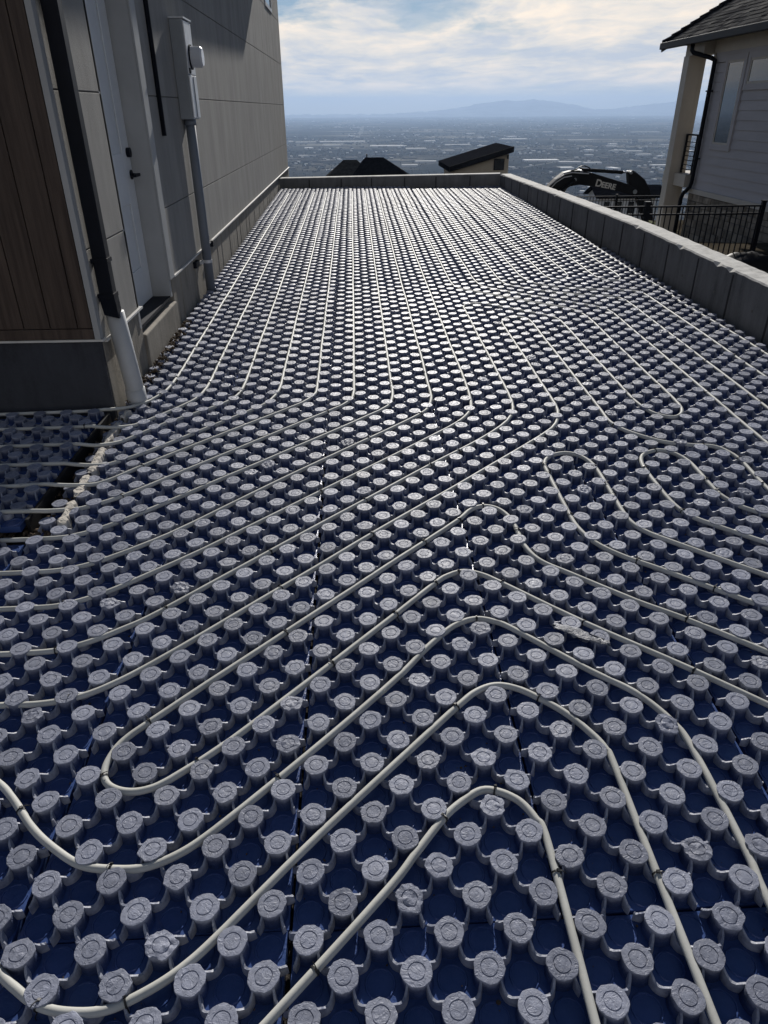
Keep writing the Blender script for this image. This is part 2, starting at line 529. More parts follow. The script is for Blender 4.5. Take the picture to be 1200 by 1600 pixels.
def mountains():
    prof = [(-9000, -150), (-2000, -170), (1500, -150), (2678, -75), (3390, -10), (4100, 95), (4687, 240), (5000, 285), (5276, 341), (5500, 352), (5747, 405), (5900, 372), (6107, 358), (6400, 385),
            (6767, 440), (6950, 395), (7179, 372), (7664, 309), (8274, 214), (8654, 77), (9152, -29), (9751, 9), (10400, 95), (11055, 168), (11767, 246), (12316, 285), (13206, 321), (14463, 150), (17000, 60), (22000, -120)]
    xs = np.arange(-8800, 21500, 130.0)
    pr = np.interp(xs, [p[0] for p in prof], [(p[1] + 137) * .76 - 137 for p in prof])
    v, f = [], []
    rows = [(-3600, 0.0), (-2600, 0.25), (-1500, 0.52), (-700, 0.78), (0, 1.0), (900, 0.7), (2200, 0.0)]
    for j, (dy, h) in enumerate(rows):
        for i, x in enumerate(xs):
            n = mnoise.fractal(Vector((x * 0.0011, dy * 0.0011, 1.7)), 0.9, 2.1, 5)
            top = pr[i] + 40 * mnoise.fractal(Vector((x * 0.004, 0.3, 9.1)), 0.9, 2.1, 4)
            hh = -232 + (top + 232) * h
            if 0 < h < 1:
                hh += n * 40 * h * (1 - h) * 4 * min(1.0, max(0.0, (top + 232) / 400))
            v.append((x, 30000 + dy, hh))
    nx = len(xs)
    for j in range(len(rows) - 1):
        for i in range(nx - 1):
            f.append((j * nx + i, j * nx + i + 1, (j + 1) * nx + i + 1, (j + 1) * nx + i))
    tag(MB().add(v, f).build('mountain_range', M['mountain'], smooth=True), kind='structure')


mountains()


def distant_town():
    """houses, sheds and trees of the valley, too many and too far to count; large white-roofed halls stand on their own"""
    vb, fb, mi = [], [], []
    mats = [M['roofwhite'], M['rooftan'], M['roofslate']]
    def addbox(x, y, w, d, h, a, k):
        c, s = math.cos(a), math.sin(a)
        o = len(vb)
        for zz in (-230.2, -230 + h):
            for sx, sy in ((-1, -1), (1, -1), (1, 1), (-1, 1)):
                px, py = sx * w / 2, sy * d / 2
                vb.append((x + px * c - py * s, y + px * s + py * c, zz))
        fb.extend([(o + 4, o + 5, o + 6, o + 7), (o, o + 1, o + 5, o + 4), (o + 1, o + 2, o + 6, o + 5), (o + 2, o + 3, o + 7, o + 6), (o + 3, o, o + 4, o + 7)])
        mi.extend([k] * 5)
    for _ in range(17000):
        y = 1900 * (14.0 ** (rng.random() ** 0.85))
        x = (rng.random() - 0.5) * 1.7 * y
        dens = mnoise.noise(Vector((x * 0.0007, y * 0.0005, 4.0))) + 0.5 * mnoise.noise(Vector((x * 0.0026, y * 0.0018, 8.0)))
        if dens < -0.12:
            continue
        x = round(x / 70.0) * 70.0 + rng.normal(0, 14) if rng.random() < .6 else x
        a = 0.18 + (0 if rng.random() < 0.8 else rng.random())
        q = rng.random()
        k = 0 if q < 0.17 else (1 if q < 0.5 else 2)
        if rng.random() < 0.93:
            w, d, h = 10 + 8 * rng.random(), 10 + 8 * rng.random(), 4 + 3 * rng.random()
        else:
            w, d, h = 30 + 60 * rng.random(), 25 + 50 * rng.random(), 6 + 5 * rng.random()
        addbox(x, y, w, d, h, a, k)
    me = bpy.data.meshes.new('distant_town')
    me.from_pydata(vb, [], fb)
    for m_ in mats:
        me.materials.append(m_)
    me.polygons.foreach_set('material_index', mi)
    tag(link('distant_town', me), 'pale and dark roofs of the hazy town across the valley', 'town', kind='stuff')
    vt, ft = [], []
    for _ in range(26000):
        y = 1500 * (13.0 ** (rng.random() ** 0.8))
        x = (rng.random() - 0.5) * 1.7 * y
        dens = mnoise.noise(Vector((x * 0.0011 + 50, y * 0.0008, 2.0)))
        if dens < -0.05 and rng.random() < 0.75:
            continue
        h = 3 + 4 * rng.random(); r = h * (0.35 + 0.3 * rng.random())
        o = len(vt)
        vt.extend([(x - r, y, -230 + h * .45), (x, y - r, -230 + h * .4), (x + r, y, -230 + h * .5), (x, y + r, -230 + h * .45), (x + r * .2, y, -230 + h), (x, y, -230.2)])
        ft.extend([(o, o + 1, o + 4), (o + 1, o + 2, o + 4), (o + 2, o + 3, o + 4), (o + 3, o, o + 4), (o + 1, o, o + 5), (o + 2, o + 1, o + 5)])
    me = bpy.data.meshes.new('distant_trees')
    me.from_pydata(vt, [], ft)
    me.materials.append(M['treefar'])
    tag(link('distant_trees', me), 'dark far-off trees scattered across the valley floor', 'trees', kind='stuff')
    # the long pale halls one can pick out: (pixel x, pixel y, pixel width) of the photograph turned into places on the valley floor
    W = [(2452, -372.0, 130, 60), (2600, -250, 210, 70), (3050, 700, 130, 70)]
    spots = WAREHOUSES
    src = None
    for (x, y, w, d, h) in spots:
        mb = MB().box(-.5, .5, -.5, .5, -.02, 1, M['roofwhite']) if src is None else None
        if src is None:
            src = mb.mesh('warehouse')
        o = link('warehouse', src)
        o.location = (x, y, -230)
        o.scale = (w, d, h)
        o.rotation_euler = (0, 0, 0.04 * (rng.random() - .5))
        tag(o, 'long low white-roofed hall far down on the valley floor', 'warehouse', 'white-roofed halls on the valley floor')


def valley_point(px, py):
    d = (px - 600) / 1102 * right - (py - 800) / 1102 * up + fwd
    t = (-224 - CAM.z) / d.z
    return CAM + d * t


def valley_roads():
    mb = MB()
    for pts, w in (([(566, 196), (565, 203), (561, 210), (556, 216)], 26), ([(448, 214), (520, 211), (600, 213), (700, 209), (820, 210), (1060, 206)], 16),
                   ([(448, 233), (560, 231), (690, 236), (840, 231), (1060, 234)], 14), ([(448, 199), (700, 197), (1060, 195)], 22), ([(800, 262), (900, 246), (980, 238), (1060, 233)], 9),
                   ([(620, 262), (560, 250), (500, 246), (448, 248)], 8)):
        P = [valley_point(*p) for p in pts]
        F_ = []
        for a, b in zip(P, P[1:]):
            F_ += [a.lerp(b, k / 6) for k in range(6)]
        F_.append(P[-1])
        v = []
        for i, p in enumerate(F_):
            t = (F_[min(i + 1, len(F_) - 1)] - F_[max(i - 1, 0)]); t.z = 0; t.normalize()
            n_ = Vector((-t.y, t.x, 0)) * w
            v += [(p.x - n_.x, p.y - n_.y, -229.6), (p.x + n_.x, p.y + n_.y, -229.6)]
        mb.add(v, [(2 * i, 2 * i + 2, 2 * i + 3, 2 * i + 1) for i in range(len(F_) - 1)])
    tag(mb.build('road', mat('pale_road', (0.20, 0.195, 0.185), 1.0, 0.0)), kind='structure')


valley_roads()
WAREHOUSES = []
for (px, py, w) in [(478, 222, 34), (535, 221, 66), (604, 228, 52), (650, 232, 46), (700, 235, 26), (740, 239, 28), (497, 196, 24), (557, 199, 12), (518, 227, 28),
                    (675, 187, 26), (720, 186, 30), (603, 188, 12), (648, 199, 14), (803, 217, 48), (858, 206, 22), (903, 196, 16), (1009, 206, 38), (907, 219, 36),
                    (845, 250, 58), (890, 253, 30), (925, 254, 40), (1030, 258, 40), (870, 262, 54), (920, 242, 22), (955, 228, 24), (715, 226, 46), (665, 252, 40),
                    (760, 228, 26), (990, 236, 26), (480, 243, 32), (1040, 226, 18), (560, 258, 34), (640, 258, 44)]:
    p_ = valley_point(px, py)
    dist = (p_ - CAM).length
    ww = w * dist / 1102 * (0.5 + 0.5 * rng.random())
    WAREHOUSES.append((p_.x, p_.y, ww, max(30, min(90, ww * 0.4)), 8.0))
distant_town()

hz = bpy.data.materials.new('air')
hz.use_nodes = True
ht = hz.node_tree
ht.nodes.clear()
ho = ht.nodes.new('ShaderNodeOutputMaterial')
hv = ht.nodes.new('ShaderNodeVolumePrincipled')
hv.inputs['Color'].default_value = (0.485, 0.665, 0.96, 1)
hv.inputs['Density'].default_value = 6e-5
hv.inputs['Anisotropy'].default_value = 0.25
ht.links.new(hv.outputs[0], ho.inputs['Volume'])
tag(MB().box(-41000, 41000, -1510, 40500, -231.3, 470).build('haze', hz), kind='stuff', label='pale blue haze hanging over the valley', cat='haze')

# ------------------------------------------------------------------ the mat: its own slightly tilted plane (falls to the left and towards the viewer)
A = 0.0762
MR = Matrix(((0.9997749490577672, 0.001967177929185892, -0.021123007539979994),
             (-0.002369302860296362, 0.9998161215169492, -0.019029176512958657),
             (0.021081689697349193, 0.019074940781037053, 0.9995957727970365))).to_4x4()
FLOOR = -0.043
XS = [-30, -17, -13.5, -7.5, -1.5, 4.5, 10.5, 16.5, 22.5, 28.5, 40]
DS = [-.20, -.18, -.12, -.05, .03, .08, .15, .25, .34, .36, .36]


def ushift(u):
    return float(np.interp(u, XS, DS))


def matp(u, v, z=0.0):
    return MR @ Vector((u * A, v * A, z))


def proj(p):
    d = Vector(p) - CAM
    c = d.dot(fwd)
    if c < 0.05:
        return None
    return 600 + 1102 * d.dot(right) / c, 800 - 1102 * d.dot(up) / c, c


def stud_mesh(seed, segs, rings_hi=True, crumple=0.0):
    r_ = random.Random(seed)
    RS = 0.0322
    if rings_hi:
        rings = [(1.08, FLOOR), (1.0, -0.036), (0.96, -0.018), (0.965, -0.0085), (1.01, -0.0045), (1.025, -0.0014), (0.995, 0.0), (0.80, 0.0003), (0.605, 0.0001), (0.585, -0.0016), (0.545, -0.0016), (0.52, 0.0001), (0.26, 0.0002)]
    else:
        rings = [(1.06, FLOOR), (0.98, -0.010), (1.03, -0.002), (0.92, 0.0)]
    v, f = [], []
    ph = [r_.uniform(0, 6.28) for _ in range(4)]
    tilt = (r_.uniform(-.03, .03) * (1 + 3 * crumple), r_.uniform(-.03, .03) * (1 + 3 * crumple))
    jr = [r_.uniform(-1, 1) for _ in range(segs)]
    dent = (r_.uniform(-.015, .015), r_.uniform(-.015, .015), r_.uniform(-0.0012, 0.0010))
    for k, (q, z) in enumerate(rings):
        for s in range(segs):
            an = 2 * math.pi * s / segs
            rr = RS * q
            jag = 0.0
            if rings_hi:
                w = 1.0 if 4 <= k <= 6 else (0.25 if k > 6 else 0.3)
                jag = w * (0.0008 * math.sin(2 * an + ph[0]) + 0.0007 * math.sin(5 * an + ph[1]) + 0.0011 * jr[s])
                jag *= (1 + 1.4 * crumple)
            x, y = (rr + jag) * math.cos(an), (rr + jag) * math.sin(an)
            zz = z
            if z > -0.012:
                zz += tilt[0] * x + tilt[1] * y
                if rings_hi:
                    zz += 0.0006 * mnoise.noise(Vector((x * 90 + seed, y * 90, 0))) * (1 + 6 * crumple)
                    if k == 4:
                        zz += r_.uniform(-0.0022, 0.0012)
                    if k > 6:
                        zz += dent[2] * math.exp(-((x - dent[0]) ** 2 + (y - dent[1]) ** 2) / 0.00012)
            v.append((x, y, zz))
    for k in range(len(rings) - 1):
        for s in range(segs):
            s2 = (s + 1) % segs
            f.append((k * segs + s, k * segs + s2, (k + 1) * segs + s2, (k + 1) * segs + s))
    c = len(v)
    v.append((0, 0, rings[-1][1] + (dent[2] if rings_hi else 0)))
    b = (len(rings) - 1) * segs
    for s in range(segs):
        f.append((b + s, b + (s + 1) % segs, c))
    return v, f


HI = []
for s in range(9):
    v, f = stud_mesh(s + 1, 28, True, 1.0 if s == 8 else (0.35 if s in (6, 7) else 0.0))
    mb = MB(); mb.add(v, f)
    me_ = mb.mesh('stud', M['stud'], smooth=True); me_.set_sharp_from_angle(angle=R(38)); HI.append(me_)
LOWV = [stud_mesh(50 + s, 12, False) for s in range(4)]
HIV = [stud_mesh(s + 1, 16, True) for s in range(3)]


def panel_meshes(nu, nv, par, cache={}):
    """slab with ring-shaped steps in the pockets, and the curved webs between neighbouring studs; par = parity of the first stud"""
    key = (nu, nv, par)
    if key in cache:
        return cache[key]
    W_, H_ = nu * A, nv * A
    g = 0.0012
    mb = MB()
    mb.box(g, W_ - g, g, H_ - g, FLOOR - 0.028, FLOOR)
    r_ = random.Random(nu * 100 + nv + par)
    for i in range(nu):
        for j in range(nv):
            cx, cy = (i + .5) * A, (j + .5) * A
            if (i + j) % 2 != par:
                n = 14
                vv, ff = [], []
                for (rr, zz) in ((0.0335, FLOOR - .0005), (0.0320, FLOOR + 0.0024), (0.0290, FLOOR + 0.0024), (0.0278, FLOOR - .0005)):
                    for k in range(n):
                        an = 2 * math.pi * k / n
                        vv.append((cx + rr * math.cos(an), cy + rr * math.sin(an), zz))
                for q in range(3):
                    for k in range(n):
                        k2 = (k + 1) % n
                        ff.append((q * n + k, q * n + k2, (q + 1) * n + k2, (q + 1) * n + k))
                mb.add(vv, ff)
    slab = mb.mesh('insulation_panel', M['film'])
    rb = MB()

    def web(p, q, t0=0.0, t1=1.0):
        d = Vector(q) - Vector(p)
        ln = d.length
        d /= ln
        nrm = Vector((d.y, -d.x))
        if nrm.y > 0:
            nrm = -nrm
        a0, a1 = 0.0295 / ln, 1 - 0.0295 / ln
        vv, ff = [], []
        steps = 7
        ts = [max(a0, t0) + (min(a1, t1) - max(a0, t0)) * k / (steps - 1) for k in range(steps)]
        for t in ts:
            s = (t - a0) / (a1 - a0)
            bul = 0.010 * math.sin(math.pi * s)
            c = Vector(p) + d * (ln * t) + nrm * bul
            h = -0.0070 - 0.0135 * math.sin(math.pi * s) ** 1.3 + r_.uniform(-0.0016, 0.0016)
            for (o_, z) in ((-0.0052, FLOOR), (-0.0027, h), (0.0027, h - r_.uniform(0, .001)), (0.0052, FLOOR)):
                w = c + nrm * o_
                vv.append((w.x, w.y, z))
        for k in range(len(ts) - 1):
            for q_ in range(3):
                ff.append((k * 4 + q_, k * 4 + q_ + 1, (k + 1) * 4 + q_ + 1, (k + 1) * 4 + q_))
        ff.append((0, 1, 2, 3)); e = (len(ts) - 1) * 4
        ff.append((e + 3, e + 2, e + 1, e))
        rb.add(vv, ff)

    for i in range(-1, nu + 1):
        for j in range(-1, nv + 1):
            if (i + j) % 2 != par:
                continue
            p = ((i + .5) * A, (j + .5) * A)
            pin = 0 <= i < nu and 0 <= j < nv
            for di, dj in ((1, 1), (1, -1)):
                qi, qj = i + di, j + dj
                q = ((qi + .5) * A, (qj + .5) * A)
                qin = 0 <= qi < nu and 0 <= qj < nv
                if pin and qin:
                    web(p, q)
                elif pin and not qin:
                    web(p, q, 0.0, 0.48)
                elif qin and not pin:
                    web(p, q, 0.52, 1.0)
    ribs = rb.mesh('web', M['rib'], smooth=False)
    cache[key] = (slab, ribs)
    return cache[key]


def field_mesh(nu, nv, par, hi, cache={}):
    key = (nu, nv, par, hi)
    if key in cache:
        return cache[key]
    mb = MB()
    V = HIV if hi else LOWV
    k = 0
    for i in range(nu):
        for j in range(nv):
            if (i + j) % 2 == par:
                v, f = V[(i * 7 + j * 3) % len(V)]
                mb.add([(x + (i + .5) * A, y + (j + .5) * A, z) for x, y, z in v], f)
    cache[key] = mb.mesh('stud_field', M['stud'], smooth=True)
    return cache[key]


NSTUD = 0


def panel(u0, v0, nu, nv, du, label, group, dz=0.0, rot=0.0, parity=None):
    global NSTUD
    par = 0 if parity is None else parity
    if parity is None:
        # stud where (u+v) is even: first cell centre is (u0+.5, v0+.5)
        par = 0 if (int(round(u0 + .5)) + int(round(v0 + .5))) % 2 == 0 else 1
    slab, ribs = panel_meshes(nu, nv, par)
    o = link('insulation_panel', slab)
    ju, jv = rng.uniform(-.05, .05), rng.uniform(-.06, .06)
    o.matrix_world = MR @ Matrix.Translation(((u0 + du + ju) * A, (v0 + jv) * A, dz + rng.uniform(-.0018, .0018))) @ Matrix.Rotation(rot + rng.uniform(-.0022, .0022), 4, 'Z')
    tag(o, label, 'insulation panel', group)
    w = link('web', ribs, o)
    tag(w, kind='stuff')
    # studs: one object each where they show about 10 pixels or more
    cells = []
    vis = 0
    for i in range(nu):
        for j in range(nv):
            if (i + j) % 2 == par:
                lp = Vector(((i + .5) * A, (j + .5) * A, 0))
                pr = proj(o.matrix_world @ lp)
                big = False
                if pr:
                    x, y, c = pr
                    inside = -45 < x < 1245 and -45 < y < 1645
                    big = inside and 1102 * 0.063 / c >= 10.5
                vis += big
                cells.append((i, j, lp, big))
    if vis == 0:
        pr = proj(o.matrix_world @ Vector((nu * A / 2, nv * A / 2, 0)))
        near = pr is not None and pr[2] < 3
        s = link('stud', field_mesh(nu, nv, par, False), o)
        tag(s, kind='stuff')
        return o
    rest = MB()
    for (i, j, lp, big) in cells:
        if big:
            q = rng.random()
            me = HI[8] if q < 0.03 else (HI[6 + int(rng.integers(2))] if q < 0.13 else HI[int(rng.integers(6))])
            s = link('stud', me, o)
            s.location = lp + Vector((rng.normal(0, .0007), rng.normal(0, .0007), 0))
            s.rotation_euler = (rng.normal(0, .02), rng.normal(0, .02), rng.uniform(0, 6.28))
            NSTUD += 1
        else:
            v, f = LOWV[(i * 7 + j * 3) % 4]
            rest.add([(x + lp.x, y + lp.y, z) for x, y, z in v], f)
    if rest.v:
        s = rest.build('stud', M['stud'], o, smooth=True)
        tag(s, kind='stuff')
    return o


G1 = 'studded blue insulation panels laid edge to edge'
LB = 'dark blue studded insulation panel with grey caps in the open middle of the yard'
cols = [(-19.5, 8, -.14), (-11.5, 8, -.05), (-3.5, 8, .04), (4.5, 8, .13), (12.5, 8, .24), (20.5, 8, .34), (28.5, 7, .36)]
for ci, (u0, nu, du) in enumerate(cols):
    for k in range(13):
        v0 = -16.5 + 16 * k
        nv = 16
        n2 = nu
        if ci == 6 and v0 > 90:
            n2 = 6
        if k == 12:
            nv = 6 if u0 < 12 else 0
            if u0 < -3:
                nv = 8
        if nv:
            if ci == 6:
                lg = ('dark blue studded panel laid along the foot of the right concrete wall', 'studded panels along the right concrete wall')
            elif k == 12:
                lg = ('dark blue studded panel at the far end, against the end wall', 'studded panels along the end wall')
            elif ci == 0 and v0 > 30:
                lg = ('dark blue studded panel laid along the foot of the pale house wall', 'studded panels along the house wall')
            elif k < 2:
                lg = ('dark blue studded panel with large grey stud caps at the near edge of the yard', 'nearest studded panels')
            else:
                lg = (LB, G1)
            panel(u0, v0, n2, nv, du, *lg)
for v0, nv in ((-16.5, 16), (-.5, 16), (15.5, 6)):
    for u0 in (-27.6, -35.7):
        panel(u0 + .1, v0, 8, nv, -.45 if u0 > -30 else -.5, LB, G1, parity=1 if nv != 6 else 1)
for u0 in (-28.35, -36.4):
    panel(u0, 22.4, 8, 16, 0, 'raised blue studded panel in deep shade left of the gap by the wood-clad corner', 'shaded panels left of the gap', dz=0.046, rot=0.004, parity=0)

# bedding under the panels, seen in the gaps and along the walls
bd = MB()
c4 = [matp(-60, -40, FLOOR - .034), matp(38.5, -40, FLOOR - .034), matp(38.5, 190, FLOOR - .034), matp(-60, 190, FLOOR - .034)]
bd.hexa([p + Vector((0, 0, -.95)) for p in c4] + c4)
tag(bd.build('gravel_bed', M['base']), kind='structure')


# ------------------------------------------------------------------ heating pipes
def lift(u, v):
    a = 1 - min(1.0, max(0.0, (u + 20.3) / 2.6))
    b = min(1.0, max(0.0, (v - 21.6) / 1.8))
    return 0.046 * a * b


FARV = 173.5
TUBES = [
 ('pale plastic pipe closest to the house wall, turning round the wood-clad corner', [(-16.5, FARV), (-16.5, 48), (-16.7, 44), (-17.3, 42), (-18.2, 40.2), (-19.4, 38.9), (-21, 38.25), (-34, 38.25)]),
 ('second pale pipe out from the house wall, curving into the shaded corner', [(-13.5, FARV), (-13.5, 45), (-13.7, 42.6), (-14.3, 40.8), (-15.8, 38.6), (-17.5, 36.6), (-19, 35.6), (-21, 35.3), (-34, 35.5)]),
 ('third pale pipe out from the house wall, curving left across the gap', [(-10.5, FARV), (-10.5, 44.5), (-10.7, 42.2), (-11.3, 40.7), (-12.4, 39.4), (-15.4, 36.6), (-17, 34.6), (-18.4, 33), (-20, 32.4), (-34, 32.5)]),
 ('fourth pale pipe out from the house wall, curving left over the white strip', [(-7.5, FARV), (-7.5, 43.2), (-7.9, 40.9), (-8.7, 39.3), (-11.8, 35.9), (-14.5, 33), (-16.2, 31.3), (-18, 30), (-20, 29.5), (-34, 29.5)]),
 ('fifth pale pipe out from the house wall, curving left over the white strip', [(-4.5, FARV), (-4.5, 43.2), (-4.6, 41.4), (-5.4, 39.8), (-6.6, 38.5), (-14.1, 31), (-15.6, 29.4), (-17, 27.9), (-18.6, 27), (-20.6, 26.6), (-34, 26.5)]),
 ('pale pipe running straight down the middle, leaving left at the end of the white strip', [(-1.5, FARV), (-1.5, 43.4), (-1.6, 40.6), (-2.3, 39), (-3.5, 37.7), (-6.3, 34.9), (-13.3, 27.9), (-14.5, 26.7), (-16, 25.4), (-17.7, 24.4), (-19.6, 23.6), (-22, 23.4), (-34, 23.5)]),
 ('pale pipe passing just in front of the gap and its gravel', [(1.5, FARV), (1.5, 43), (1.5, 40.6), (1, 38.3), (-.6, 36.5), (-3.4, 33.7), (-12.9, 24.5), (-14.1, 23.4), (-15.3, 22.4), (-16.6, 21.6), (-18, 21.3), (-34, 21.4)]),
 ('first pale pipe below the gap, leaving at the left edge', [(4.5, FARV), (4.5, 42.7), (4.5, 40), (4.1, 38), (3.2, 36.4), (-.5, 32.6), (-5.7, 27.4), (-10.6, 22.3), (-12.5, 20.5), (-14.5, 19), (-16, 18.3), (-17.8, 18.1), (-34, 18.4)]),
 ('second pale pipe below the gap, leaving at the left edge', [(7.5, FARV), (7.5, 42), (7.4, 38.8), (7, 36.7), (5.9, 34.8), (3.9, 32.7), (-.6, 28.2), (-9.5, 19.5), (-11.8, 17.5), (-13.6, 16.1), (-15.2, 15.3), (-16.7, 15.1), (-34, 15.2)]),
 ('long pale pipe with a double hairpin right of the middle', [(10.5, FARV), (10.5, 78), (10.7, 75.3), (11.6, 73.6), (14.1, 71.1), (17.8, 67.2), (21.2, 64), (22.2, 62), (22.5, 59.5), (22.5, 38), (22.4, 36), (22, 34.8), (21.2, 34.2), (20.4, 34.6), (19.8, 35.8), (19.5, 38), (19.5, 58), (19.3, 60), (18.5, 61.4), (16.3, 63.6), (13.8, 66.1), (12.4, 67.1), (11.3, 67), (10.6, 66.2), (10.5, 64.5), (10.5, 40), (10.3, 37), (9.4, 34.6), (7.1, 31.8), (3.3, 28.2), (-5.1, 19.9), (-10.4, 14.6), (-12.1, 13.2), (-13.6, 12.3), (-15.2, 11.9), (-34, 12)]),
 ('pale pipe with a narrow hairpin nested inside the double hairpin', [(-34, 8.9), (-15.8, 8.8), (-14, 8.8), (-12.6, 9.1), (-11.4, 9.8), (-10.1, 10.9), (-7.8, 13.1), (-.6, 20.3), (6.4, 27.1), (11.2, 31.9), (12.7, 33.9), (13.4, 36.2), (13.5, 39), (13.5, 57.5), (13.6, 59.6), (14.2, 60.8), (15, 61.2), (15.9, 60.9), (16.4, 59.8), (16.5, 58), (16.5, 36), (16.5, 34), (16.9, 32.6), (17.8, 31.3), (19, 30.2), (20.5, 29.6), (21.9, 29.2), (22.5, 28.2), (22.7, 26.8), (22.5, 24), (22.7, 22), (24, 20.2), (30, 14)]),
 ('long narrow pale pipe hairpin slanting across the foreground, its bend at lower left', [(28, -2.6), (20, 5.4), (15.6, 9.8), (13.2, 12.1), (11.4, 13.6), (9.1, 15.8), (7.8, 17.1), (7.3, 18.4), (7.2, 19.6), (7.1, 21.2), (6.6, 22.4), (5.8, 22.8), (5, 22.4), (4.2, 21.4), (2.1, 19.3), (-3.7, 13.4), (-9.3, 7.7), (-10.2, 6.7), (-10.5, 5.9), (-10.5, 5.2), (-10.2, 4.7), (-9.6, 4.4), (-8.9, 4.4), (-8.1, 4.8), (-6.2, 6.4), (-4.3, 8.4), (.3, 13.4), (2.3, 15.6), (3, 16.2), (3.8, 16.5), (4.6, 16.2), (5.5, 15.4), (8.6, 12.2), (12.2, 8.9), (14.1, 7), (20, 1.2), (27, -5.8)]),
 ('pale pipe sweeping in a wide U at lower left around the hairpin bend', [(-34, 6), (-17.5, 6.1), (-15.5, 5.9), (-14.2, 5.1), (-13.4, 4.4), (-12.2, 3.1), (-11.2, 2.3), (-10.2, 1.7), (-9.2, 1.5), (-8.2, 1.5), (-7.2, 1.9), (-6.2, 2.7), (-4.3, 4.6), (-1.5, 7.5), (.3, 9.5), (1.4, 10.9), (2.5, 12.1), (3.2, 12.6), (3.9, 12.8), (4.6, 12.6), (5.4, 12), (7.9, 9.3), (9.2, 8.1), (9.8, 7.3), (10.3, 6.2), (10.5, 5), (10.5, 1), (10.4, -1), (10.5, -8), (10.5, -16)]),
 ('pale pipe making the lowest sweeping bend in the bottom left corner', [(-34, 1.5), (-17, 1.5), (-14.5, 1.2), (-13, .2), (-11.5, -1.3), (-10.7, -1.9), (-10, -2.3), (-9.2, -2.5), (-8.2, -2.5), (-7.2, -2.1), (-6.3, -1.5), (-5.3, -.5), (-2.7, 2.4), (1.3, 6.5), (2.5, 7.7), (3.2, 8.3), (4, 8.6), (4.8, 8.4), (5.6, 7.8), (6.4, 7), (7, 6.1), (7.4, 5.2), (7.5, 4), (7.5, -3.6), (7.5, -16)]),
 ('pale pipe bent in the nearest arch at the bottom middle', [(-14, -13), (-3.9, -3), (-.7, .3), (.3, 1.5), (1.3, 2.7), (2, 3.3), (2.7, 3.7), (3.3, 3.6), (3.9, 3.2), (4.3, 2.5), (4.5, 1.6), (4.5, -3.5), (4.5, -16)]),
 ('pale pipe hairpin with its rounded end right of the middle', [(27, 3), (17.3, 12.4), (13.6, 15.8), (12, 17.2), (11, 18.5), (10.5, 20), (10.4, 21.8), (10.4, 26.3), (10.5, 27.8), (11, 28.7), (11.7, 29.1), (12.4, 29.1), (13, 28.6), (13.4, 27.6), (13.5, 26), (13.4, 22), (13.5, 20.4), (14, 19.3), (15.2, 18), (18.3, 15), (27, 6.2)]),
 ('pale pipe hairpin at the right edge, right of the other rounded end', [(29, 8.6), (19.7, 17.8), (17.8, 19.7), (16.9, 20.8), (16.5, 22), (16.4, 24), (16.4, 26.6), (16.7, 28), (17.3, 28.7), (18.2, 29), (18.9, 28.6), (19.4, 27.5), (19.5, 26), (19.5, 23.5), (19.8, 22.2), (20.4, 21.2), (29, 12.7)]),
 ('pale pipe with a slanting jog, passing right of the long double hairpin', [(13.5, FARV), (13.5, 79), (13.8, 75.5), (14.8, 73.6), (16.9, 71.4), (22.5, 66), (24.3, 64.2), (25.3, 62.4), (25.5, 60), (25.5, 30), (25.5, 10)]),
 ('third pale pipe in from the right concrete wall on the near side of the jog', [(16.5, FARV), (16.5, 79), (16.8, 76), (17.8, 74.2), (20, 72), (24.6, 68.9), (27, 68.3), (28.2, 67), (28.5, 64.5), (28.5, 8)]),
 ('second pale pipe in from the right concrete wall on the near side of the jog', [(19.5, FARV), (19.5, 79.5), (20, 76.5), (21.2, 74.3), (24.4, 72.1), (28.5, 71), (30.6, 70.2), (31.4, 68.6), (31.5, 66), (31.5, 8)]),
 ('far pale pipe loop ending beside the slanting jogs, left one of two', [(22.5, FARV), (22.5, 80), (22.7, 78), (23.4, 76.6), (24.3, 76.9), (25.2, 78.3), (25.5, 80.5), (25.5, FARV)]),
 ('far pale pipe loop ending beside the slanting jogs, right one of two', [(28.5, FARV), (28.5, 79), (28.7, 77.2), (29.3, 75.9), (30.4, 75.4), (31.2, 76.4), (31.5, 78.5), (31.5, FARV)]),
 ('pale pipe running straight along the right concrete wall', [(34.4, FARV), (34.2, 100), (34.0, 78), (34.3, 70), (34.0, 64), (34.4, 50), (34.4, 8)]),
]
PR = 0.0100
PZ = -0.0122


def smooth_path(pts, step=0.13):
    P = [Vector((u + ushift(u), v, 0)) for u, v in pts]
    # densify long straight runs so that the spline stays straight there
    Q = []
    for a, b in zip(P, P[1:]):
        n = max(1, int((b - a).length / 4.0))
        for k in range(n):
            Q.append(a.lerp(b, k / n))
    Q.append(P[-1])
    out = []
    for i in range(len(Q) - 1):
        p0 = Q[max(i - 1, 0)]; p1 = Q[i]; p2 = Q[i + 1]; p3 = Q[min(i + 2, len(Q) - 1)]
        l = (p2 - p1).length
        n = max(1, int(l / step))
        if l > 2.4:
            n = max(1, int(l / 1.2))
        for k in range(n):
            t = k / n
            t2, t3 = t * t, t * t * t
            out.append(0.5 * ((2 * p1) + (p2 - p0) * t + (2 * p0 - 5 * p1 + 4 * p2 - p3) * t2 + (3 * p1 - p0 - 3 * p2 + p3) * t3))
    out.append(Q[-1])
    return out


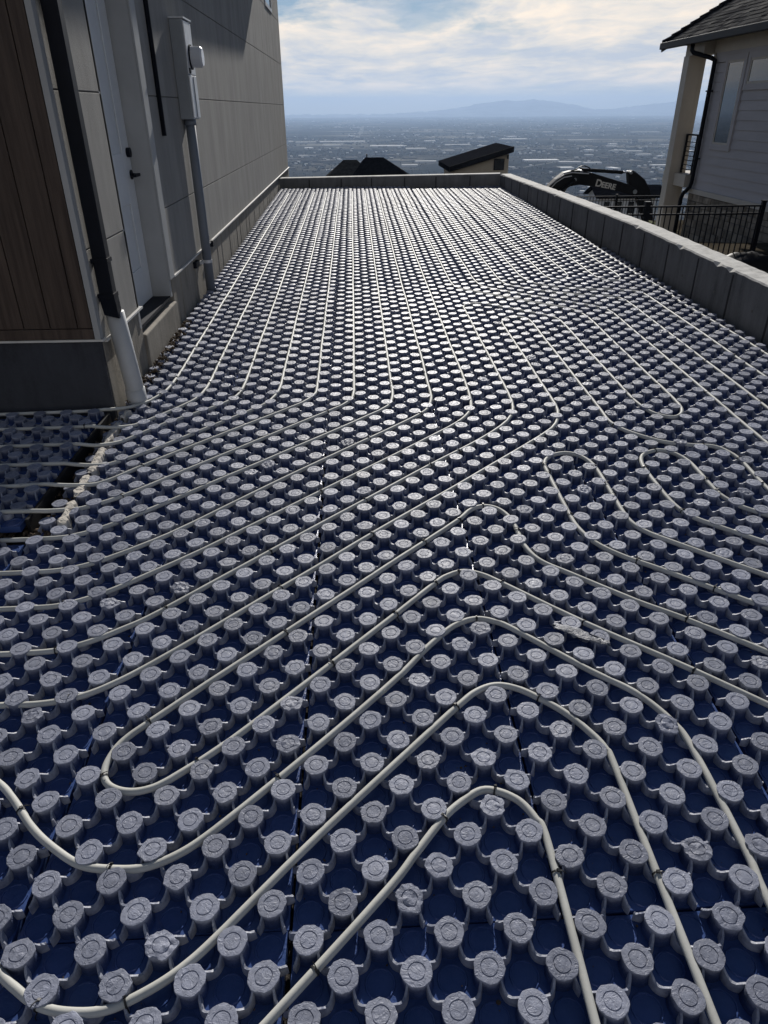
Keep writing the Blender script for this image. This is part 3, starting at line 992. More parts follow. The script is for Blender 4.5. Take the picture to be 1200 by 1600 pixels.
tubes = []
for ti, (lab, pts) in enumerate(TUBES):
    path = smooth_path(pts)
    P3 = []
    for k, p in enumerate(path):
        wob = 0.0009 * mnoise.noise(Vector((p.x * .25 + ti * 7, p.y * .25, 0)))
        side = 0.06 * mnoise.noise(Vector((p.x * .12, p.y * .12, 5 + ti * 3)))
        P3.append(((p.x + side) * A, p.y * A, PZ + wob * 2 + lift(p.x, p.y)))
    o = MB().tube(P3, PR, 10).build('heating_pipe', M['pex'], smooth=True)
    o.matrix_world = MR
    tag(o, lab, 'heating pipe', 'pale heating pipes looped between the studs')
    tubes.append((o, [Vector(p) for p in P3]))

# black cable ties (children of the pipe they hold)
tie_mb = MB()
n = 14
ring = [(0.0, (PR + .0012) * math.cos(2 * math.pi * k / n), (PR + .0012) * math.sin(2 * math.pi * k / n)) for k in range(n)]
vv, ff = [], []
for (x, s) in ((-.0022, 1.0), (-.0022, 1.09), (.0022, 1.09), (.0022, 1.0)):
    vv += [(x, y * s, z * s) for _, y, z in ring]
for q in range(4):
    for k in range(n):
        k2 = (k + 1) % n
        ff.append((q * n + k, q * n + k2, ((q + 1) % 4) * n + k2, ((q + 1) % 4) * n + k))
tie_mb.add(vv, ff)
tie_mb.box(-.0035, .0035, -.004, .004, PR + .0005, PR + .0052)
tie_mb.tube([(0, .002, PR + .003), (.001, .008, PR + .0045), (.0025, .016, PR + .0025), (.003, .021, PR - .001)], .0013, 5)
tie_mesh_a = tie_mb.mesh('cable_tie', M['tie'])
tie_mb.tube([(0, 0, -PR), (.0015, .004, -PR - .014), (-.001, .002, FLOOR - PZ)], .0014, 5)
tie_mesh_b = tie_mb.mesh('cable_tie', M['tie'])
TIES = [(4.6, 0.1), (7.5, -0.0), (1.3, 2.7), (3.1, 3.5), (5.7, 7.7), (10.6, 6.3), (4.0, 12.6), (8.9, 12.5), (12.6, 8.9), (13.7, 12.0), (5.9, 22.5), (4.3, 21.3), (2.4, 19.4), (7.4, 20.0), (2.5, 15.6), (3.7, 16.3), (0.5, 13.5), (5.7, 15.5), (12.6, 16.6), (10.4, 21.3), (10.6, 27.5), (10.6, 26.3), (13.5, 27.0), (13.6, 25.1), (13.6, 23.4), (18.3, 28.8), (16.7, 26.0), (16.8, 21.2), (19.8, 25.3), (19.8, 23.4), (21.6, 29.6), (23.3, 27.3), (22.9, 24.3), (16.7, 33.1), (19.8, 39.1), (19.8, 37.8), (22.8, 40.8), (25.8, 38.6), (28.8, 45.5), (28.8, 36.6), (34.5, 47.8), (31.9, 46.4), (-13.0, 8.9), (-9.5, 7.6), (-10.4, 5.1), (-7.4, 5.3), (-12.9, 3.8), (-9.2, 1.5), (-4.3, 4.6), (-3.3, -2.4), (-10.0, -2.3), (-7.7, -2.4), (2.3, 7.6), (-2.6, 10.3), (0.4, 13.5), (-4.4, 12.7), (-16.4, 18.0), (-15.5, 15.2), (-14.7, 11.8), (-17.2, 21.2), (-10.4, 14.5), (-5.5, 19.3), (-5.5, 15.3), (-3.5, 37.5), (3.4, 36.6), (6.0, 34.7), (5.5, 30.4), (3.4, 28.3), (-0.5, 24.4), (-0.6, 20.3), (-0.5, 32.5), (-3.6, 25.4), (4.6, 45.0), (1.6, 43.4), (-1.5, 45.6), (-16.9, 66.0), (-17.0, 61.2), (-17.0, 55.4), (-13.6, 57.7), (-13.8, 50.7), (-17.3, 47.3), (-13.8, 44.6), (-10.6, 42.4), (-10.6, 49.6), (-17.3, 42.7), (-15.9, 26.2), (-16.0, 30.3), (-22.4, 31.1), (-20.8, 36.6), (-21.9, 33.9), (16.3, 15.1)]
for k, (u, v) in enumerate(TIES):
    q = Vector((u * A, v * A, 0))
    best = None
    for o, P3 in tubes:
        for i in range(1, len(P3) - 1):
            d = (P3[i].xy - q.xy).length
            if best is None or d < best[0]:
                best = (d, o, P3, i)
    if best[0] > 0.11:
        continue
    _, o, P3, i = best
    t = (P3[i + 1] - P3[i - 1]).normalized()
    a = Vector((0, 0, 1)).cross(t).normalized()
    zz = t.cross(a)
    mm = Matrix.Identity(4)
    flip = 1 if rng.random() < .5 else -1
    for r_ in range(3):
        mm[r_][0], mm[r_][1], mm[r_][2], mm[r_][3] = t[r_] * flip, a[r_] * flip, zz[r_], P3[i][r_]
    c = link('cable_tie', tie_mesh_b if rng.random() < .55 else tie_mesh_a, o)
    c.matrix_local = mm @ Matrix.Rotation(rng.uniform(-.9, .9), 4, 'X')


def grit():
    rnd = random.Random(21)
    gm = MB()
    for _ in range(900):
        v = -6 + 50 * rnd.random() ** 1.3
        u = rnd.uniform(-16, 22)
        rock(gm, (u * A, v * A, FLOOR + .002), rnd.uniform(.0012, .0042), rnd)
    o = gm.build('grit', M['dirt'])
    o.matrix_world = MR
    tag(o, 'loose crumbs of grit lying in the pockets between the studs', 'grit', kind='stuff')


# torn scrap of film lying over the studs
def film_scrap():
    c = Vector((8.3 * A, 11.2 * A, 0))
    v, f = [], []
    nx, ny = 16, 7
    for j in range(ny):
        for i in range(nx):
            s, t = i / (nx - 1) - .5, j / (ny - 1) - .5
            wdt = 0.055 * (1 - .55 * abs(s * 2) ** 1.5)
            x = s * 0.16
            y = t * 2 * wdt * .5 - 0.10 * s + .012 * mnoise.noise(Vector((s * 7, t * 5, 1)))
            z = 0.004 + 0.009 * mnoise.noise(Vector((s * 9, t * 6, 4))) + .004 * mnoise.noise(Vector((s * 25, t * 20, 7)))
            v.append((c.x + x, c.y + y, z))
    for j in range(ny - 1):
        for i in range(nx - 1):
            f.append((j * nx + i, j * nx + i + 1, (j + 1) * nx + i + 1, (j + 1) * nx + i))
    mb = MB().add(v, f)
    o = mb.build('film_scrap', mat('grey_film', (0.15, 0.16, 0.19), 0.42, 0.35, var=0.25, vscale=60, bump=.5, bscale=130), smooth=True)
    o.matrix_world = MR
    md = o.modifiers.new('thickness', 'SOLIDIFY'); md.thickness = 0.0006
    tag(o, 'crumpled torn scrap of grey plastic film lying over a few studs', 'plastic scrap')


film_scrap()


# ------------------------------------------------------------------ gap beside the shaded panels: white broken concrete strip, gravel
def rock(mb, c, r, rnd, m=None):
    t = (1 + 5 ** .5) / 2
    vs_ = [(-1, t, 0), (1, t, 0), (-1, -t, 0), (1, -t, 0), (0, -1, t), (0, 1, t), (0, -1, -t), (0, 1, -t), (t, 0, -1), (t, 0, 1), (-t, 0, -1), (-t, 0, 1)]
    fs = [(0, 11, 5), (0, 5, 1), (0, 1, 7), (0, 7, 10), (0, 10, 11), (1, 5, 9), (5, 11, 4), (11, 10, 2), (10, 7, 6), (7, 1, 8), (3, 9, 4), (3, 4, 2), (3, 2, 6), (3, 6, 8), (3, 8, 9), (4, 9, 5), (2, 4, 11), (6, 2, 10), (8, 6, 7), (9, 8, 1)]
    sx, sy, sz = (rnd.uniform(.6, 1.3) for _ in range(3))
    a = rnd.uniform(0, 6.28)
    out = []
    for x, y, z in vs_:
        q = rnd.uniform(.8, 1.2) * r / 1.9
        x, y, z = x * sx * q, y * sy * q, z * sz * q * .8
        out.append((c[0] + x * math.cos(a) - y * math.sin(a), c[1] + x * math.sin(a) + y * math.cos(a), c[2] + z))
    mb.add(out, fs, m)


def gap_strip():
    rnd = random.Random(5)
    segs = [((-1.425, 2.99), (-1.437, 2.88), .032), ((-1.44, 2.83), (-1.425, 2.50), .042), ((-1.425, 2.49), (-1.405, 2.20), .052), ((-1.41, 2.18), (-1.395, 1.96), .050), ((-1.395, 1.93), (-1.375, 1.70), .048)]
    root = thing('concrete_strip', 'chalky white broken concrete strip along the gap below the wood-clad corner', 'concrete strip', (-1.41, 2.35, -.02))
    for (a, b, w) in segs:
        v, f = [], []
        nn, mm_ = 30, 9
        for i in range(nn):
            t = i / (nn - 1)
            cx, cy = a[0] + (b[0] - a[0]) * t, a[1] + (b[1] - a[1]) * t
            ends = min(1, 6 * min(t + .06, 1.06 - t))
            for j in range(mm_):
                s = j / (mm_ - 1) - .5
                wx = w * 1.15 * (0.9 + .5 * mnoise.noise(Vector((cx * 22, cy * 22, 1))) + .25 * mnoise.noise(Vector((cx * 70, cy * 70, 5)))) * ends
                jit = .006 * mnoise.noise(Vector((cx * 45 + s * 3, cy * 45, 9)))
                z = 0.011 * (1 - (2 * s) ** 4) * ends + .006 * mnoise.noise(Vector((cx * 30, cy * 30, s * 3))) + .003 * mnoise.noise(Vector((cx * 110, cy * 110, s * 9))) - (0.045 if j in (0, mm_ - 1) else 0)
                base = 0.02108 * cx + 0.019 * cy
                v.append((cx + s * wx + jit, cy + jit, base - .004 + z))
        for i in range(nn - 1):
            for j in range(mm_ - 1):
                f.append((i * mm_ + j, (i + 1) * mm_ + j, (i + 1) * mm_ + j + 1, i * mm_ + j + 1))
        part(MB().add(v, f), 'strip_piece', M['chalk'], root)
    gv = MB()
    for _ in range(520):
        t = rnd.random()
        if rnd.random() < .6:
            y = 1.68 + 1.3 * t; x = -1.49 + .025 * (1 - t) + rnd.gauss(0, .035)
        else:
            x = -2.6 + 1.2 * rnd.random() ** .6; y = 1.72 + rnd.gauss(0, .03)
        base = 0.02108 * x + 0.019 * y - .062
        rock(gv, (x, y, base + rnd.uniform(0, .028)), rnd.uniform(.004, .016), rnd)
    for _ in range(420):
        y = 3.05 + 1.85 * rnd.random(); x = -1.47 + abs(rnd.gauss(0, .028))
        base = 0.02108 * x + 0.019 * y - .035
        rock(gv, (x, y, base + rnd.uniform(0, .05)), rnd.uniform(.004, .014), rnd)
    tag(gv.build('gravel', M['dirt']), 'brown gravel and crumbs of soil in the gap and along the house wall', 'gravel', kind='stuff')
    # dark board edge on the far side of the gap
    ed = MB().hexa([(-1.535, 1.74, -.10), (-1.52, 1.74, -.10), (-1.515, 2.93, -.08), (-1.53, 2.93, -.08), (-1.535, 1.74, .02), (-1.52, 1.74, .02), (-1.515, 2.93, .04), (-1.53, 2.93, .04)])
    tag(ed.build('edge_board', M['tie']), 'thin dark board standing on edge in the gap beside the white strip', 'board')


gap_strip()
grit()


# ------------------------------------------------------------------ the house on the left
XW = -1.5
house = thing('house', 'modern house with pale cement panel siding, dark wood front and concrete base', 'house', (-4.5, 8, 0))
HP = lambda mb, name, m, **k: part(mb, name, m, house, **k)
Y0, Y1, ZT = 3.0, 16.6, 5.3
core = MB()
core.box(-9, -1.66, 3.02, Y1 - .02, -.9, ZT)
core.box(-1.66, -1.507, 3.02, 3.74, .42, ZT)
core.box(-1.66, -1.507, 4.705, Y1 - .02, .42, ZT)
core.box(-1.66, -1.507, 3.74, 4.705, 2.40, ZT)
HP(core, 'wall_core', M['joint'])
rows = [(.436, .9075), (.9145, 1.637), (1.644, 2.367), (2.374, 3.097), (3.104, 3.827), (3.834, 4.56)]
for z0, z1 in rows:
    if z0 > 2.3:
        spans = [(3.035, 14.15), (14.158, Y1)]
        if z0 < 2.4:
            spans = [(3.035, 14.15), (14.158, Y1)]
        if abs(z0 - 3.104) < .01:
            spans = [(3.035, 13.92), (15.10, Y1)]
    else:
        spans = [(3.035, 3.775), (4.802, 14.15), (14.158, Y1)]
    if abs(z0 - 2.376) < .01:
        pass
    for y0, y1 in spans:
        HP(MB().box(-1.516, XW, y0, y1, z0, z1), 'siding_panel', M['siding'], bevel=.0025)
# window high on the far end
win = HP(MB().box(-1.53, -1.488, 13.93, 13.985, 3.11, 4.0).box(-1.53, -1.488, 15.035, 15.09, 3.11, 4.0).box(-1.53, -1.488, 13.985, 15.035, 3.11, 3.165), 'window', M['white'])
sub(MB().box(-1.525, -1.505, 13.985, 15.035, 3.165, 4.0), 'pane', M['glass'], win).matrix_parent_inverse = Matrix.Translation(Vector((0, 0, 0)))
win.children[0].location = (0, 0, 0)
# foundation
fd = MB()
fd.box(-1.75, -1.506, 3.0195, 3.80, -.9, .421)
fd.box(-1.75, -1.506, 4.765, 16.75, -.9, .421)
fo = HP(fd, 'foundation', M['conc'], bevel=.006)
ff_ = HP(MB().box(-9, -1.508, 2.998, 3.019, -.9, .434), 'foundation', M['shadeconc'])
yj = 5.05
while yj < 16.5:
    HP(MB().box(-1.508, -1.5025, yj, yj + .016, -.4, .418), 'form_seam', M['conc'])
    yj += 0.305 + random.uniform(-.03, .03) + (.3 if random.random() < .45 else 0)
HP(MB().box(-1.515, -1.482, 3.03, 3.81, .422, .4345), 'drip_flashing', M['flash'])
HP(MB().box(-1.515, -1.482, 4.80, 16.75, .422, .4345), 'drip_flashing', M['flash'])
HP(MB().box(-9, -1.49, 2.985, 3.03, .436, .448), 'drip_flashing', M['flash'])
HP(MB().box(-1.50, -1.462, 6.42, 6.50, .385, .44), 'flashing_end_block', M['black'])
HP(MB().box(-1.505, -1.475, 5.60, 5.74, .335, .385), 'wall_vent', M['black'])
# door in its recess
door = HP(MB().box(-1.70, -1.648, 3.785, 4.655, .31, 2.36), 'door', M['white'])
for y0, y1, z0, z1 in ((3.785, 3.96, .31, 2.36), (4.485, 4.655, .31, 2.36), (3.96, 4.485, .31, .56), (3.96, 4.485, .985, 1.30), (3.96, 4.485, 2.20, 2.36)):
    o = HP(MB().box(-1.6475, -1.638, y0, y1, z0, z1), 'door_rail', M['white'], bevel=.003)
hd = MB().tube([(-1.64, 4.60, 1.16), (-1.628, 4.60, 1.16)], .031, 16).tube([(-1.628, 4.60, 1.16), (-1.585, 4.60, 1.16)], .010, 10)
hd.box(-1.592, -1.574, 4.49, 4.612, 1.150, 1.170)
HP(hd, 'door_handle', M['black'], bevel=.002)
HP(MB().tube([(-1.64, 4.59, 1.30), (-1.612, 4.59, 1.30)], .030, 16), 'deadbolt', M['black'])
HP(MB().box(-1.70, -1.50, 4.664, 4.703, .30, 2.40).box(-1.70, -1.50, 3.742, 3.778, .30, 2.40).box(-1.70, -1.50, 3.778, 4.664, 2.365, 2.40), 'door_jamb', M['trim'])
HP(MB().box(-1.4995, -1.486, 4.664, 4.80, .425, 2.52), 'door_casing', M['trim'], bevel=.003)
HP(MB().box(-1.70, -1.51, 3.78, 4.664, .285, .307), 'threshold', M['black'])
HP(MB().hexa([(-1.75, 3.802, -.9), (-1.488, 3.802, -.9), (-1.488, 4.763, -.9), (-1.75, 4.763, -.9), (-1.75, 3.802, .284), (-1.488, 3.802, .245), (-1.488, 4.763, .245), (-1.75, 4.763, .284)]), 'door_step', M['conc'], bevel=.008)
# wood-clad front
edges = [-1.533, -1.613, -1.760, -1.903]
while edges[-1] > -8.8:
    edges.append(edges[-1] - .1455)
for a, b in zip(edges, edges[1:]):
    HP(MB().box(b + .0025, a - .0025, 2.982, 3.0, .512, ZT), 'wood_board', M['wood'], bevel=.002)
HP(MB().box(-9, -1.533, 2.980, 3.0, .452, .508), 'wood_skirt', M['wood'], bevel=.003)
HP(MB().box(-9, -1.52, 3.0, 3.019, .44, ZT), 'wall_core', M['joint'])
HP(MB().box(-1.530, -1.4985, 2.976, 3.033, .45, ZT), 'corner_board', M['trim'], bevel=.003)
# roof with deep eave along the side (out of the frame, throws the shade on the upper wall)
HP(MB().hexa([(-9.3, 2.7, 4.05), (-1.04, 2.7, 4.05), (-1.13, 14.3, 4.05), (-9.3, 14.3, 4.05), (-9.3, 2.7, 4.2), (-1.04, 2.7, 4.2), (-1.13, 14.3, 4.2), (-9.3, 14.3, 4.2)]), 'eave', M['ply'])
HP(MB().box(-9.3, -1.497, 2.96, 16.7, 5.3, 5.5), 'roof', M['roofdark'])

ds = thing('downspout', 'black square downspout on the house corner beside the wood cladding', 'downspout', (-1.45, 3.1, .6))
part(MB().box(-1.49, -1.413, 3.063, 3.135, .66, 4.04), 'pipe', M['black'], ds, bevel=.006)
part(MB().hexa([(-1.485, 3.068, .56), (-1.405, 3.068, .54), (-1.405, 3.14, .54), (-1.485, 3.14, .56), (-1.494, 3.060, .66), (-1.409, 3.060, .66), (-1.409, 3.139, .66), (-1.494, 3.139, .66)]), 'outlet', M['black'], ds, bevel=.004)
for z in (.84, .655):
    part(MB().box(-1.4985, -1.408, 3.058, 3.140, z, z + .022), 'strap', M['black'], ds)
dp = thing('drain_pipe', 'white plastic drain pipe standing under the black downspout', 'drain pipe', (-1.43, 3.14, 0))
part(MB().tube([(-1.415, 3.15, -.06), (-1.420, 3.147, .13), (-1.446, 3.13, .565)], .0525, 24), 'pipe', M['pvc'], dp, smooth=True)
part(MB().tube([(-1.413, 3.152, -.06), (-1.419, 3.148, .105)], .058, 24), 'socket', M['pvc'], dp, smooth=True)
tag(MB().tube([(-1.488, 5.12, 1.385), (-1.488, 5.12, 4.04)], .019, 12).build('cable_conduit', M['black'], smooth=True), 'thin black conduit running up the siding between door and meter box', 'conduit')

mbx = thing('meter_box', 'grey steel electric meter box mounted on the siding', 'meter box', (-1.45, 6.0, 1.8))
part(MB().box(-1.499, -1.398, 5.85, 6.16, 1.485, 2.18), 'enclosure', M['steel'], mbx, bevel=.004)
part(MB().box(-1.3975, -1.386, 5.862, 6.148, 1.495, 1.80), 'cover', M['galv'], mbx, bevel=.003)
part(MB().box(-1.3975, -1.386, 5.862, 6.148, 1.806, 2.168), 'cover', M['galv'], mbx, bevel=.003)
part(MB().box(-1.499, -1.380, 5.845, 6.165, 2.1805, 2.192), 'lid', M['galv'], mbx, bevel=.002)
part(MB().box(-1.386, -1.380, 5.995, 6.005, 1.50, 1.79), 'cover_seam', M['steel'], mbx)
part(MB().tube([(-1.3975, 6.0, 1.93), (-1.375, 6.0, 1.93)], .088, 24), 'meter_ring', M['black'], mbx, smooth=False)
part(MB().tube([(-1.375, 6.0, 1.93), (-1.30, 6.0, 1.93), (-1.285, 6.0, 1.93)], [.076, .074, .062], 24), 'meter', M['meterglass'], mbx, smooth=False)
part(MB().box(-1.3975, -1.375, 5.868, 5.90, 1.81, 1.85), 'seal_clip', M['black'], mbx)
cd = thing('service_conduit', 'thick grey conduit dropping from the meter box into the ground', 'conduit', (-1.443, 5.94, 0))
part(MB().tube([(-1.443, 5.94, -.08), (-1.443, 5.94, 1.484)], .041, 20), 'pipe', M['conduit'], cd, smooth=True)
part(MB().tube([(-1.443, 5.94, .325), (-1.443, 5.94, .352)], .0445, 20).box(-1.4995, -1.47, 5.85, 5.895, .325, .352), 'clamp', M['galv'], cd)
part(MB().tube([(-1.443, 5.94, 1.44), (-1.443, 5.94, 1.4845)], .050, 20), 'coupling', M['conduit'], cd, smooth=True)


# ------------------------------------------------------------------ concrete walls round the mat
def xin(y):
    return 2.853 - 0.0158 * y


def right_wall():
    root = thing('retaining_wall', 'long low grey concrete wall along the right side of the mat', 'concrete wall', (2.8, 6, -.5))
    ys = [-3.5, 0, 3.9, 6.5, 10, 13.30]
    zt = [.455, .455, .466, .522, .518, .505]
    v, f = [], []
    fine = []
    for i in range(len(ys) - 1):
        nseg = int((ys[i + 1] - ys[i]) / .07)
        for k in range(nseg):
            t = k / nseg
            fine.append((ys[i] + (ys[i + 1] - ys[i]) * t, zt[i] + (zt[i + 1] - zt[i]) * t))
    fine.append((ys[-1], zt[-1]))
    rnd = random.Random(3)
    for y, z in fine:
        x = xin(y)
        e = .006 * mnoise.noise(Vector((y * 6, 1, 1))) + .004 * mnoise.noise(Vector((y * 23, 4, 1)))
        chip = .018 if rnd.random() < .06 else 0
        v += [(x, y, -1.3), (x + .002, y, z - .012 - chip + e), (x + .010 + chip, y, z + e * .6), (x + .190, y, z + .003 - e), (x + .2, y, z - .01), (x + .2, y, -1.3)]
    m_ = 6
    ft = []
    for i in range(len(fine) - 1):
        for j in range(m_ - 1):
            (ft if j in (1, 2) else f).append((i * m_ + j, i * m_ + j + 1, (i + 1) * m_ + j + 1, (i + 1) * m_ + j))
    n_ = len(fine) - 1
    f += [(5, 4, 3, 2, 1, 0), tuple(n_ * m_ + k for k in range(6))]
    part(MB().add(v, f), 'wall_body', M['wallconc'], root)
    part(MB().add(v, ft), 'wall_top', M['suntopconc'], root)
    y = 2.05
    while y < 13.2:
        z = float(np.interp(y, ys, zt)) - .03
        part(MB().hexa([(xin(y) - .006, y, -.2), (xin(y) + .02, y, -.2), (xin(y) + .02, y + .02, -.2), (xin(y) - .006, y + .02, -.2), (xin(y) - .004, y + .002, z), (xin(y) + .02, y, z), (xin(y) + .02, y + .018, z), (xin(y) - .004, y + .016, z)]), 'form_seam', M['seam'], root)
        y += .60 + random.uniform(-.02, .02)
    y = 2.3
    while y < 13.2:
        part(MB().tube([(xin(y) - .0012, y, .22 + .01 * y), (xin(y) + .01, y, .22 + .01 * y)], .011, 10), 'tie_hole', M['joint'], root)
        y += .60


right_wall()


def far_wall():
    root = thing('end_wall', 'low concrete wall across the far end of the mat', 'concrete wall', (.6, 14, -.5))
    A0, B0 = Vector((-1.503, 14.27)), Vector((2.641, 13.32))
    v, f = [], []
    nn = 60
    d = (B0 - A0).normalized()
    nrm = Vector((-d.y, d.x))
    for i in range(nn + 1):
        t = i / nn
        p = A0.lerp(B0, t)
        z = .392 + (.508 - .392) * t
        e = .004 * mnoise.noise(Vector((t * 40, 2, 2)))
        q = p + nrm * .2
        v += [(p.x, p.y, -1.6), (p.x, p.y, z - .01 + e), (p.x + nrm.x * .01, p.y + nrm.y * .01, z + e), (q.x - nrm.x * .01, q.y - nrm.y * .01, z + .004), (q.x, q.y, z - .01), (q.x, q.y, -1.6)]
    ft = []
    for i in range(nn):
        for j in range(5):
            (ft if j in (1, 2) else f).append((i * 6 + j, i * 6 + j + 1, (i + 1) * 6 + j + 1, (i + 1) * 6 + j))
    part(MB().add(v, ft), 'wall_top', M['suntopconc'], root)
    f += [(5, 4, 3, 2, 1, 0), tuple(nn * 6 + k for k in range(6))]
    part(MB().add(v, f), 'wall_body', M['wallconc'], root)
    for t in (.14, .29, .43, .58, .72, .87):
        p = A0.lerp(B0, t); z = .38 + .116 * t
        a = p - nrm * .005; b = p + d * .02 - nrm * .005; c = p + d * .02 + nrm * .01; e = p + nrm * .01
        part(MB().hexa([(a.x, a.y, -.1), (b.x, b.y, -.1), (c.x, c.y, -.1), (e.x, e.y, -.1), (a.x, a.y, z - .02), (b.x, b.y, z - .02), (c.x, c.y, z - .02), (e.x, e.y, z - .02)]), 'form_seam', M['seam'], root)


far_wall()


# ------------------------------------------------------------------ neighbour's house on the right
XR = 9.49
nh = thing('house', 'neighbouring house with pale lap siding, dark shingle roof and corner deck', 'house', (12, 15, -1.8))
NP = lambda mb, name, m, **k: part(mb, name, m, nh, **k)
NP(MB().box(XR + .03, 18, 6, 20.58, -1.9, 3.1), 'wall_core', M['mortar'])
z = -.43
lap = .212
while z < 2.45:
    z1 = min(z + lap, 2.55)
    NP(MB().hexa([(XR - .016, 6.0, z), (XR + .03, 6.0, z), (XR + .03, 20.5, z), (XR - .016, 20.5, z), (XR + .006, 6.0, z1 - .002), (XR + .03, 6.0, z1 - .002), (XR + .03, 20.5, z1 - .002), (XR + .006, 20.5, z1 - .002)]), 'siding_board', M['hsiding'])
    z = z1
NP(MB().box(XR - .028, XR + .03, 6, 20.5, 2.77, 3.06), 'frieze_board', M['hwhite'])
NP(MB().box(XR - .03, XR + .03, 20.5, 20.62, -.5, 3.06), 'corner_board', M['hwhite'], bevel=.005)
NP(MB().box(XR - .05, XR + .03, 6, 20.62, -.56, -.432), 'water_table', M['hwhite'], bevel=.008)
NP(MB().box(XR - .028, XR + .03, 6.0, 20.45, 2.552, 2.768), 'frieze_board', M['hsiding'])


def window(y0, y1, z0, z1, trimw=.13):
    fr = MB()
    fr.box(XR - .045, XR + .02, y0 - trimw, y0, z0 - trimw, z1 + trimw)
    fr.box(XR - .045, XR + .02, y1, y1 + trimw, z0 - trimw, z1 + trimw)
    fr.box(XR - .045, XR + .02, y0, y1, z1, z1 + trimw)
    fr.box(XR - .045, XR + .02, y0, y1, z0 - trimw, z0)
    w = NP(fr, 'window', M['hsiding'], bevel=.004)
    i = MB()
    for a, b, c, d in ((y0, y0 + .05, z0, z1), (y1 - .05, y1, z0, z1), (y0 + .05, y1 - .05, z0, z0 + .05), (y0 + .05, y1 - .05, z1 - .05, z1)):
        i.box(XR - .034, XR + .01, a, b, c, d)
    s = sub(i, 'sash', M['hwhite'], w)
    g = sub(MB().box(XR - .022, XR - .012, y0 + .05, y1 - .05, z0 + .05, z1 - .05), 'pane', M['glass'], w)
    return w


window(18.83, 19.70, .70, 2.56)
window(16.2, 18.52, 2.03, 2.56)
window(12.5, 15.0, .9, 2.56)
# stone base
rnd = random.Random(11)
z = -1.88
while z < -.60:
    h = rnd.choice((.13, .16, .20))
    h = min(h, -.565 - z)
    y = 14.3 + rnd.random() * .3
    while y < 20.55:
        w = rnd.uniform(.22, .55)
        y1 = min(y + w, 20.57)
        if y1 - y > .06:
            px_ = rnd.uniform(.02, .05)
            NP(MB().box(XR - px_, XR + .05, y + .008, y1 - .008, z + .008, z + h - .008), 'stone', M['stone'], bevel=.012)
        y = y1
    z += h
NP(MB().box(XR - .012, XR + .031, 6, 20.57, -1.9, -.56), 'mortar_bed', M['mortar'])
# porch corner post, beam, deck and railing
NP(MB().box(9.14, 9.62, 21.4, 21.76, -1.86, 2.76), 'porch_post', M['hwhite'], bevel=.01)
NP(MB().box(9.50, 9.53, 21.392, 21.4, -1.86, 2.72), 'post_batten', M['hwhite'])
NP(MB().box(9.18, 9.66, 20.62, 21.78, 2.762, 3.06), 'porch_beam', M['hwhite'])
NP(MB().box(9.30, 13.5, 20.62, 22.2, -.42, -.10), 'deck', M['hwhite'])
rl = NP(MB().box(9.44, 9.49, 20.65, 21.38, .86, .90).box(9.44, 9.49, 21.33, 21.38, -.1, .86).box(9.44, 9.49, 20.64, 20.68, -.1, .86), 'railing', M['black'])
for k in range(7):
    s = sub(MB().box(9.455, 9.475, 20.68, 21.33, .0 + .115 * k, .018 + .115 * k), 'rail_bar', M['black'], rl)
NP(MB().box(10.2, 11.2, 21.2, 21.9, -.09, .62), 'deck_seat', M['tarp'], bevel=.05)
# roof: gable with its rake at the far end, eave along the side
sl = .59
NP(MB().prism([(8.90, 3.10), (9.0, 3.04), (15.0, 6.58), (21, 3.04), (21.1, 3.10), (15.0, 6.70)], 5.8, 22.7, 'y'), 'roof_deck', M['black'])
NP(MB().box(8.80, 8.93, 5.8, 22.8, 2.98, 3.14), 'gutter', M['black'], bevel=.01)
NP(MB().box(8.93, XR + .03, 5.8, 22.6, 3.062, 3.09), 'soffit', M['ply'])
NP(MB().prism([(8.86, 2.92), (15.0, 6.54), (15.0, 6.71), (8.86, 3.09)], 22.70, 22.80, 'y'), 'rake_board', M['black'])
nc = 30
L_ = math.hypot(1, sl)
for c in range(nc):
    mb = MB()
    s0 = .215 * c - .06
    r2 = random.Random(c)
    y = 5.8 - r2.random() * .3
    while y < 22.74:
        w = r2.uniform(.16, .40)
        y1 = min(y + w, 22.74)
        up_ = .018 + r2.uniform(0, .016)
        ext = r2.uniform(-.02, .02)
        a, b = s0 + ext, s0 + .26
        def pt(s, yy, h):
            x = 8.90 + s / L_; zz = 3.115 + s * sl / L_
            return (x - h * sl / L_, yy, zz + h / L_)
        if y1 > 5.9:
            ya = max(y, 5.8)
            mb.hexa([pt(a, ya, .0), pt(a, y1 - .006, .0), pt(b, y1 - .006, .0), pt(b, ya, .0), pt(a, ya, up_), pt(a, y1 - .006, up_), pt(b, y1 - .006, .008), pt(b, ya, .008)], M[('sh1', 'sh2', 'sh3')[r2.choice((0, 0, 1, 1, 1, 2))]])
        y = y1
    NP(mb, 'shingle_course', None)
for k in range(24):       # rake caps
    s = .28 * k
    x = 8.86 + s / L_; zz = 3.16 + s * sl / L_
    NP(MB().hexa([(x, 22.55, zz - .16), (x + .27, 22.55, zz - .005), (x + .27, 22.84, zz - .005), (x, 22.84, zz - .16), (x, 22.55, zz + .05), (x + .27, 22.55, zz + .175), (x + .27, 22.84, zz + .175), (x, 22.84, zz + .05)]), 'ridge_cap', M['roofdark'])
rd = thing('downspout', "black downspout jogging down the neighbour's siding", 'downspout', (9.4, 20.4, 0))
